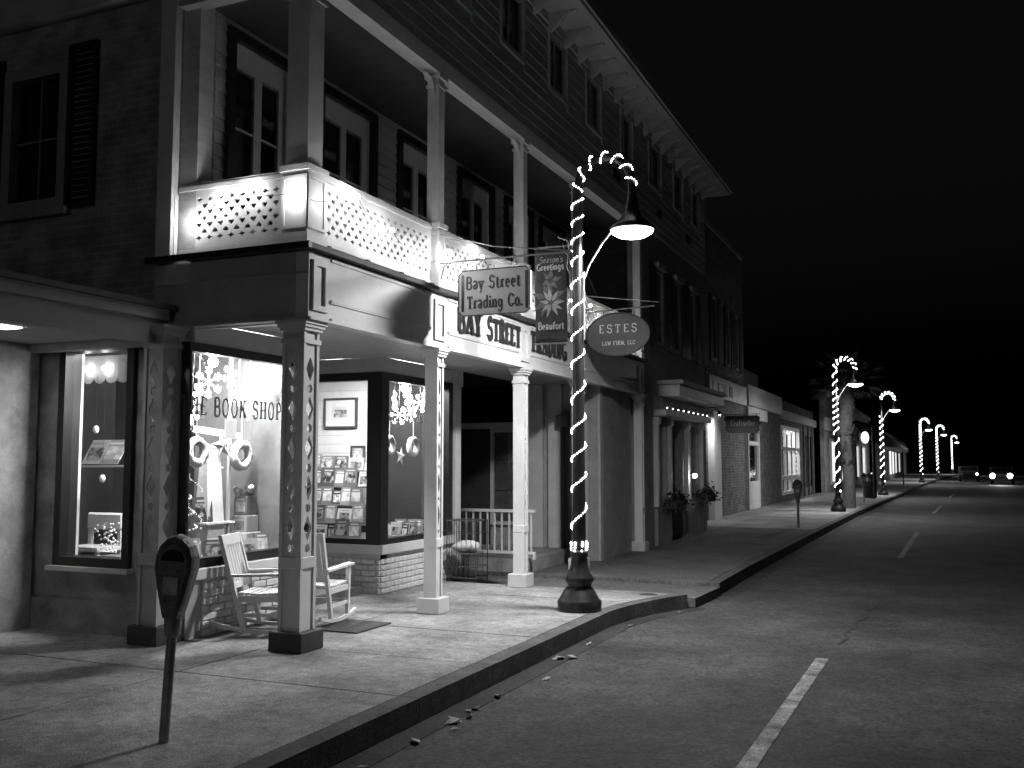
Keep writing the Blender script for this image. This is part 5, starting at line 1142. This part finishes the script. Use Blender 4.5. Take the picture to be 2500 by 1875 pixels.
# side window display
BD = thing('open_book', (-7.9, 7.6, 1.55), 'open picture book propped on a thin shelf in the side window', 'book')
for s, (x0, x1) in enumerate(((-8.18, -7.94), (-7.93, -7.68))):
    o = MB().add([(x0, 7.52, 1.6), (x1, 7.52, 1.6), (x1+0.06, 7.62, 1.85), (x0+0.06, 7.62, 1.85), (x0, 7.53, 1.598), (x1, 7.53, 1.598), (x1+0.06, 7.63, 1.848), (x0+0.06, 7.63, 1.848)], [(0,1,2,3), (7,6,5,4), (0,4,5,1), (1,5,6,2), (2,6,7,3), (3,7,4,0)]).build('page', [cov[0], cov[1]][s], BD)
tag(MB().box(-8.22, -7.4, 7.48, 7.68, 1.565, 1.585).build('thin_shelf', paper), 'thin pale shelf carrying the open book', 'shelf')
CH = thing('small_chair', (-8.1, 7.9, 0.1), 'small pale chair low in the side window', 'chair')
for x in (-8.4, -7.98): MB().box(x, x+0.04, 7.85, 7.89, 0.1, 1.04).build('leg', white, CH); MB().box(x, x+0.04, 7.55, 7.59, 0.1, 0.72).build('leg', white, CH)
MB().bbox(-8.42, -7.92, 7.84, 7.9, 0.9, 1.08, b=0.02).build('backrest', white, CH); MB().box(-8.42, -7.92, 7.53, 7.9, 0.7, 0.74).build('seat', white, CH)
for i, x in enumerate((-8.32, -8.06, -7.82)):
    T_ = thing('spot_bulb', (x, 7.45, 2.62), '%s bulb under the valance of the side window' % ('leftmost', 'middle', 'rightmost')[i], 'bulb', 'bulbs at the top of the side window')
    MB().sphere((x, 7.45, 2.58), 0.028, 8, 6).build('globe', bulbm, T_); lamp_light('spot_bulb_source', 'POINT', (x, 7.45, 2.58), 0.7, T_, 0.03)
VL = MB()
for k in range(7): VL.prism([(-8.5+k*0.16+0.078*math.cos(R(a))+0.08, 2.5+0.07*math.sin(R(a))) for a in range(180, 361, 20)]+[(-8.342+k*0.16, 2.72), (-8.498+k*0.16, 2.72)], lambda x, z: (x, 7.5, z), lambda x, z: (x, 7.504, z))
tag(VL.build('valance', cloth), 'scalloped pale valance at the top of the side window', 'curtain')
for x, z in ((-8.3, 1.72), (-7.86, 1.95), (-7.75, 1.45)):
    T_ = thing('glass_ornament', (x, 7.4, z), 'small %s ornament hanging in the side window' % {-8.3: 'leftmost', -7.86: 'highest', -7.75: 'lowest'}[x], 'ornament', 'ornaments in the side window')
    MB().sphere((x, 7.4, z), 0.03, 10, 8, 1.4).build('ball', ornw, T_); MB().tube([(x, 7.4, z+0.04), (x, 7.4, 2.5)], 0.002, 4).build('cord', wiredark, T_)
GT = MB()
for k in range(60): GT.sphere((-7.75+random.uniform(-.14, .14), 7.5+random.uniform(-.1, .1), 0.72+random.uniform(0, 0.28)), 0.012, 5, 4)
tag(GT.build('beaded_garland', ornw), 'heap of beaded garland in the lower corner of the side window', 'garland')
tag(MB().box(-8.5, -7.0, 7.28, 7.9, 0.62, 0.66).build('window_ledge', roomfloor), 'ledge inside the side window', 'ledge')
tag(MB().box(-7.62, -7.4, 8.0, 8.06, 0.66, 1.5).build('pale_panel', roomceil), 'pale upright panel at the right of the side window', 'panel')
# ================================================================== street furniture
def meter(loc, rz, label, lean=0.0):
    T_ = thing('parking_meter', loc, label, 'parking meter', 'parking meters along the kerb', rz)
    T_.rotation_euler = (lean*0.3, lean, rz)
    b = MB(); b.tube([(0, 0, 0), (0, 0, 0.7)], 0.03, 10); b.build('pole', greymetal, T_, local=True)
    b = MB(); b.lathe([(0.03, 0.6), (0.045, 0.62), (0.05, 0.7), (0.055, 0.76)], n=12); b.build('collar', greymetal, T_, local=True)
    prof = [(0.0, 0.70), (0.045, 0.71), (0.085, 0.86), (0.115, 1.0), (0.112, 1.08), (0.09, 1.14), (0.045, 1.185), (0.0, 1.2)]
    poly = [(x, z) for x, z in prof]+[(-x, z) for x, z in reversed(prof[1:-1])]
    b = MB(); rings = []
    for sc, yy in ((0.75, -0.075), (0.95, -0.06), (1.0, -0.03), (1.0, 0.03), (0.95, 0.06), (0.75, 0.075)): rings.append([(x*sc, yy, 0.98+(z-0.98)*sc) for x, z in poly])
    n = len(poly)
    for r1, r2 in zip(rings, rings[1:]):
        for i in range(n): b.face([r1[i], r1[(i+1) % n], r2[(i+1) % n], r2[i]], True)
    b.face(rings[0][::-1]); b.face(rings[-1]); b.build('meter_head', metergrey, T_, local=True)
    b = MB(); b.prism([(0.07*math.cos(R(a)), 1.05+0.07*math.sin(R(a))) for a in range(0, 181, 15)], lambda x, z: (x, -0.0755, z), lambda x, z: (x, -0.079, z)); b.build('dial_window', darkpane, T_, local=True)
    b = MB(); b.box(-0.045, 0.045, -0.085, -0.0755, 0.86, 0.96); b.build('coin_plate', greymetal, T_, local=True)
    return T_
meter((-4.17, 4.50, 0), R(20), 'nearest parking meter, dark and cut off at the lower left', 0.06)
meter((-3.2, 25.05, 0), R(0), 'thin parking meter standing before the bright shop window'); meter((-2.77, 41.9, 0), R(15), 'distant parking meter right of the second lamp')
BI = thing('litter_bin', (-2.84, 47.4, 0), 'dark dome-topped litter bin beyond the second lamp', 'bin')
MB().lathe([(0.24, 0.0), (0.27, 0.05), (0.29, 0.7), (0.3, 0.74)], (-2.84, 47.4, 0), 16).build('drum', blackmetal, BI); MB().lathe([(0.3, 0.74), (0.29, 0.88), (0.2, 1.05), (0.06, 1.13), (0.001, 1.14)], (-2.84, 47.4, 0), 16).build('dome_lid', blackmetal, BI)
LS = thing('lit_sign', (-2.62, 46.4, 0), 'dark post with a small glowing oval sign beyond the second lamp', 'sign')
MB().tube([(-2.62, 46.4, 0), (-2.62, 46.4, 3.2)], 0.06, 8).build('post', blackmetal, LS); MB().tube([(-2.62, 46.4, 3.1), (-3.1, 46.4, 3.1)], 0.02, 6).build('arm', blackmetal, LS)
MB().prism([(-2.95+0.17*math.cos(R(a)), 2.72+0.27*math.sin(R(a))) for a in range(0, 360, 20)], lambda x, z: (x, 46.44, z), lambda x, z: (x, 46.38, z)).build('glowing_face', emis('sign_face', 1, 1.6), LS)
LT = thing('wall_lantern', (-4.9, 21.0, 1.3), 'blazing small lantern beside the neighbour shop window', 'lantern')
MB().sphere((-4.86, 21.1, 1.32), 0.05, 10, 8).build('globe', bulbm, LT); MB().box(-5.0, -4.88, 21.08, 21.12, 1.36, 1.38).build('arm', blackmetal, LT); lamp_light('lantern_source', 'POINT', (-4.8, 21.1, 1.32), 5, LT, 0.05)
def planter(x, y, z, label):
    T_ = thing('flower_box', (x, y, z), label, 'planter', 'flower boxes under the shop windows')
    MB().bbox(x-0.1, x+0.12, y-0.4, y+0.4, z-0.1, z+0.06, b=0.01).build('box', darkw, T_)
    b = MB()
    for k in range(420):
        a = Vector((x+random.gauss(0.02, 0.1), y+random.gauss(0, 0.26), z+0.06+random.gauss(0, 0.09))); d = Vector((random.uniform(-1, 1), random.uniform(-1, 1), random.uniform(-1, 1))).normalized()*0.05; e = d.cross(Vector((random.uniform(-1, 1), random.uniform(-1, 1), 1))).normalized()*0.022
        b.add([a-d, a+e, a+d, a-e], [(0,1,2,3)])
    tag(b.build('leaves', foliage, T_), None, kind='stuff')
planter(-4.86, 19.4, 0.78, 'dark leafy flower box on the nearer pier of the neighbour shop'); planter(-4.86, 22.3, 0.82, 'dark leafy flower box on the farther pier of the neighbour shop')
DL = thing('wall_downlight', (-5.7, 26.8, 2.9), 'small hooded downlight above the pale pilaster of the brick building', 'lamp')
MB().tube([(-5.9, 26.8, 3.1), (-5.6, 26.8, 3.12), (-5.45, 26.8, 3.0)], 0.015, 6).build('arm', blackmetal, DL); MB().lathe([(0.02, 0.1), (0.05, 0.09), (0.1, 0.0), (0.095, 0.0), (0.001, 0.06)], (-5.45, 26.8, 2.92), 12).build('hood', blackmetal, DL); MB().sphere((-5.45, 26.8, 2.93), 0.03, 8, 6).build('bulb', bulbm, DL)
lamp_light('downlight_source', 'AREA', (-5.45, 26.8, 2.89), 30, DL, 0.12)
# palmetto
PT = thing('palm_tree', (-2.95, 36.6, 0), 'palm with a shaggy booted trunk behind the second lamp', 'tree')
tp = [(-2.95+0.05*math.sin(k), 36.6, 0.0+k*0.55) for k in range(9)]; b = MB(); b.tube(tp, [0.26, 0.22, 0.2, 0.2, 0.21, 0.24, 0.27, 0.25, 0.15], 12)
for k in range(110):
    z = random.uniform(1.4, 4.3); a = random.uniform(0, 6.28); r = 0.21+0.05*(z > 2.5); d = Vector((math.cos(a), math.sin(a), 0)); c = Vector((-2.95, 36.6, z))+d*r; t = Vector((-d.y, d.x, 0))*0.06
    b.add([c-t, c+t, c+d*0.14+Vector((0, 0, 0.22))+t*0.4, c+d*0.14+Vector((0, 0, 0.22))-t*0.4], [(0,1,2,3)])
b.build('trunk', bark, PT)
b = MB()
for k in range(34):
    a = random.uniform(0, 6.28); el = random.uniform(-0.6, 1.2); d = Vector((math.cos(a)*math.cos(el), math.sin(a)*math.cos(el), math.sin(el))); base = Vector((-2.95, 36.6, 4.45)); L_ = random.uniform(0.7, 1.0); tip = base+d*L_; side = d.cross(Vector((0, 0, 1))); side = side.normalized() if side.length > 0.01 else Vector((1, 0, 0))
    b.tube([base, base+d*L_*0.5, tip], [0.02, 0.014, 0.01], 4, False)
    for j in range(11):
        s = (j-5)/5.0; dd = (d*(1-0.35*abs(s))+side*s*0.95).normalized(); ln = random.uniform(0.45, 0.65)*(1-0.25*abs(s)); e = tip+dd*ln+Vector((0, 0, -0.16*ln-0.12*abs(s))); w_ = dd.cross(Vector((0.3, 0.2, 1))).normalized()*0.025; m = tip+dd*ln*0.5
        b.add([tip, m+w_, e, m-w_], [(0,1,2,3)])
b.build('crown', palmleaf, PT)
# cars at the end of the street
def car(loc, rz, label, lit, power):
    T_ = thing('car', loc, label, 'car', None, rz)
    prof = [(-2.1, 0.35), (-2.15, 0.75), (-1.95, 0.95), (-1.5, 1.0), (-0.9, 1.38), (0.3, 1.42), (1.0, 1.0), (1.9, 0.88), (2.15, 0.7), (2.15, 0.35)]
    b = MB(); rings = []
    for yy, sc in ((-0.86, 0.93), (-0.8, 0.985), (-0.5, 1.0), (0.5, 1.0), (0.8, 0.985), (0.86, 0.93)): rings.append([(x*sc, yy, 0.35+(z-0.35)*sc) for x, z in prof])
    n = len(prof)
    for r1, r2 in zip(rings, rings[1:]):
        for i in range(n): b.face([r1[i], r1[(i+1) % n], r2[(i+1) % n], r2[i]], False)
    b.face(rings[0][::-1]); b.face(rings[-1]); b.build('body', carpaint, T_, local=True)
    b = MB(); b.add([(0.98, -0.7, 1.03), (0.98, 0.7, 1.03), (0.38, 0.62, 1.39), (0.38, -0.62, 1.39)], [(0,1,2,3)]); b.build('windscreen', darkpane, T_, local=True)
    for x in (-1.35, 1.35):
        for s in (-1, 1):
            b = MB(); b.torus((x, s*0.76, 0.32), 0.24, 0.09, 'y', 16, 8); w_ = b.build('wheel', tyre, T_, local=True); q = MB(); q.prism([(x+0.2*math.cos(R(a)), 0.32+0.2*math.sin(R(a))) for a in range(0, 360, 30)], lambda u, z: (u, s*0.78, z), lambda u, z: (u, s*0.82, z)); q.build('rim', greymetal, w_, local=True)
    for s in (-1, 1):
        if s in lit:
            MB().sphere((2.1, s*0.62, 0.7), 0.2 if power > 100 else 0.1, 10, 8).build('headlight', bulbm, T_, local=True)
        else: MB().sphere((2.08, s*0.62, 0.7), 0.1, 10, 8).build('headlight', greymetal, T_, local=True)
    MB().box(2.12, 2.17, -0.5, 0.5, 0.55, 0.66).build('grille', darkframe, T_, local=True)
    if power:
        lo = lamp_light('headlight_source', 'SPOT', (2.35, 0.0, 0.72), power, T_, 0.1); lo.parent = T_; lo.location = (2.35, 0, 0.72); lo.rotation_euler = (R(84), 0, R(-90)); lo.data.spot_size = R(70); lo.data.spot_blend = 0.9
    return T_
car((2.6, 99.5, -0.17), R(-90), 'dark parked car with one small headlight showing at the end of the street', (1,), 30)
car((4.75, 88.0, -0.17), R(-95), 'oncoming car with a dazzling headlight at the right edge', (-1, 1), 400)
# dry leaves in the gutter
lm = MB().add([(-.05, 0, 0), (-.015, .028, .008), (.03, .022, .004), (.055, 0, .012), (.025, -.02, .002), (-.02, -.026, .01)], [(0,5,4,3,2,1)]).build('dry_leaf', leafdry); lmesh = lm.data; bpy.data.objects.remove(lm)
for y in (4.75, 5.0, 5.6, 5.95, 6.1, 6.15, 6.3, 6.42, 6.5, 6.9, 7.6, 8.4, 8.45, 8.52, 9.2, 10.4, 11.5):
    o = bpy.data.objects.new('dry_leaf', lmesh); COL.objects.link(o); o.location = (kx(KN, y)+random.uniform(0.08, 0.32), y, -0.158); o.rotation_euler = (random.uniform(-.3, .3), random.uniform(-.3, .3), random.uniform(0, 6)); o.scale = (random.uniform(0.6, 1.4),)*3
    tag(o, 'dry pale leaf lying in the gutter along the near kerb', 'leaf', 'dry leaves in the gutter')
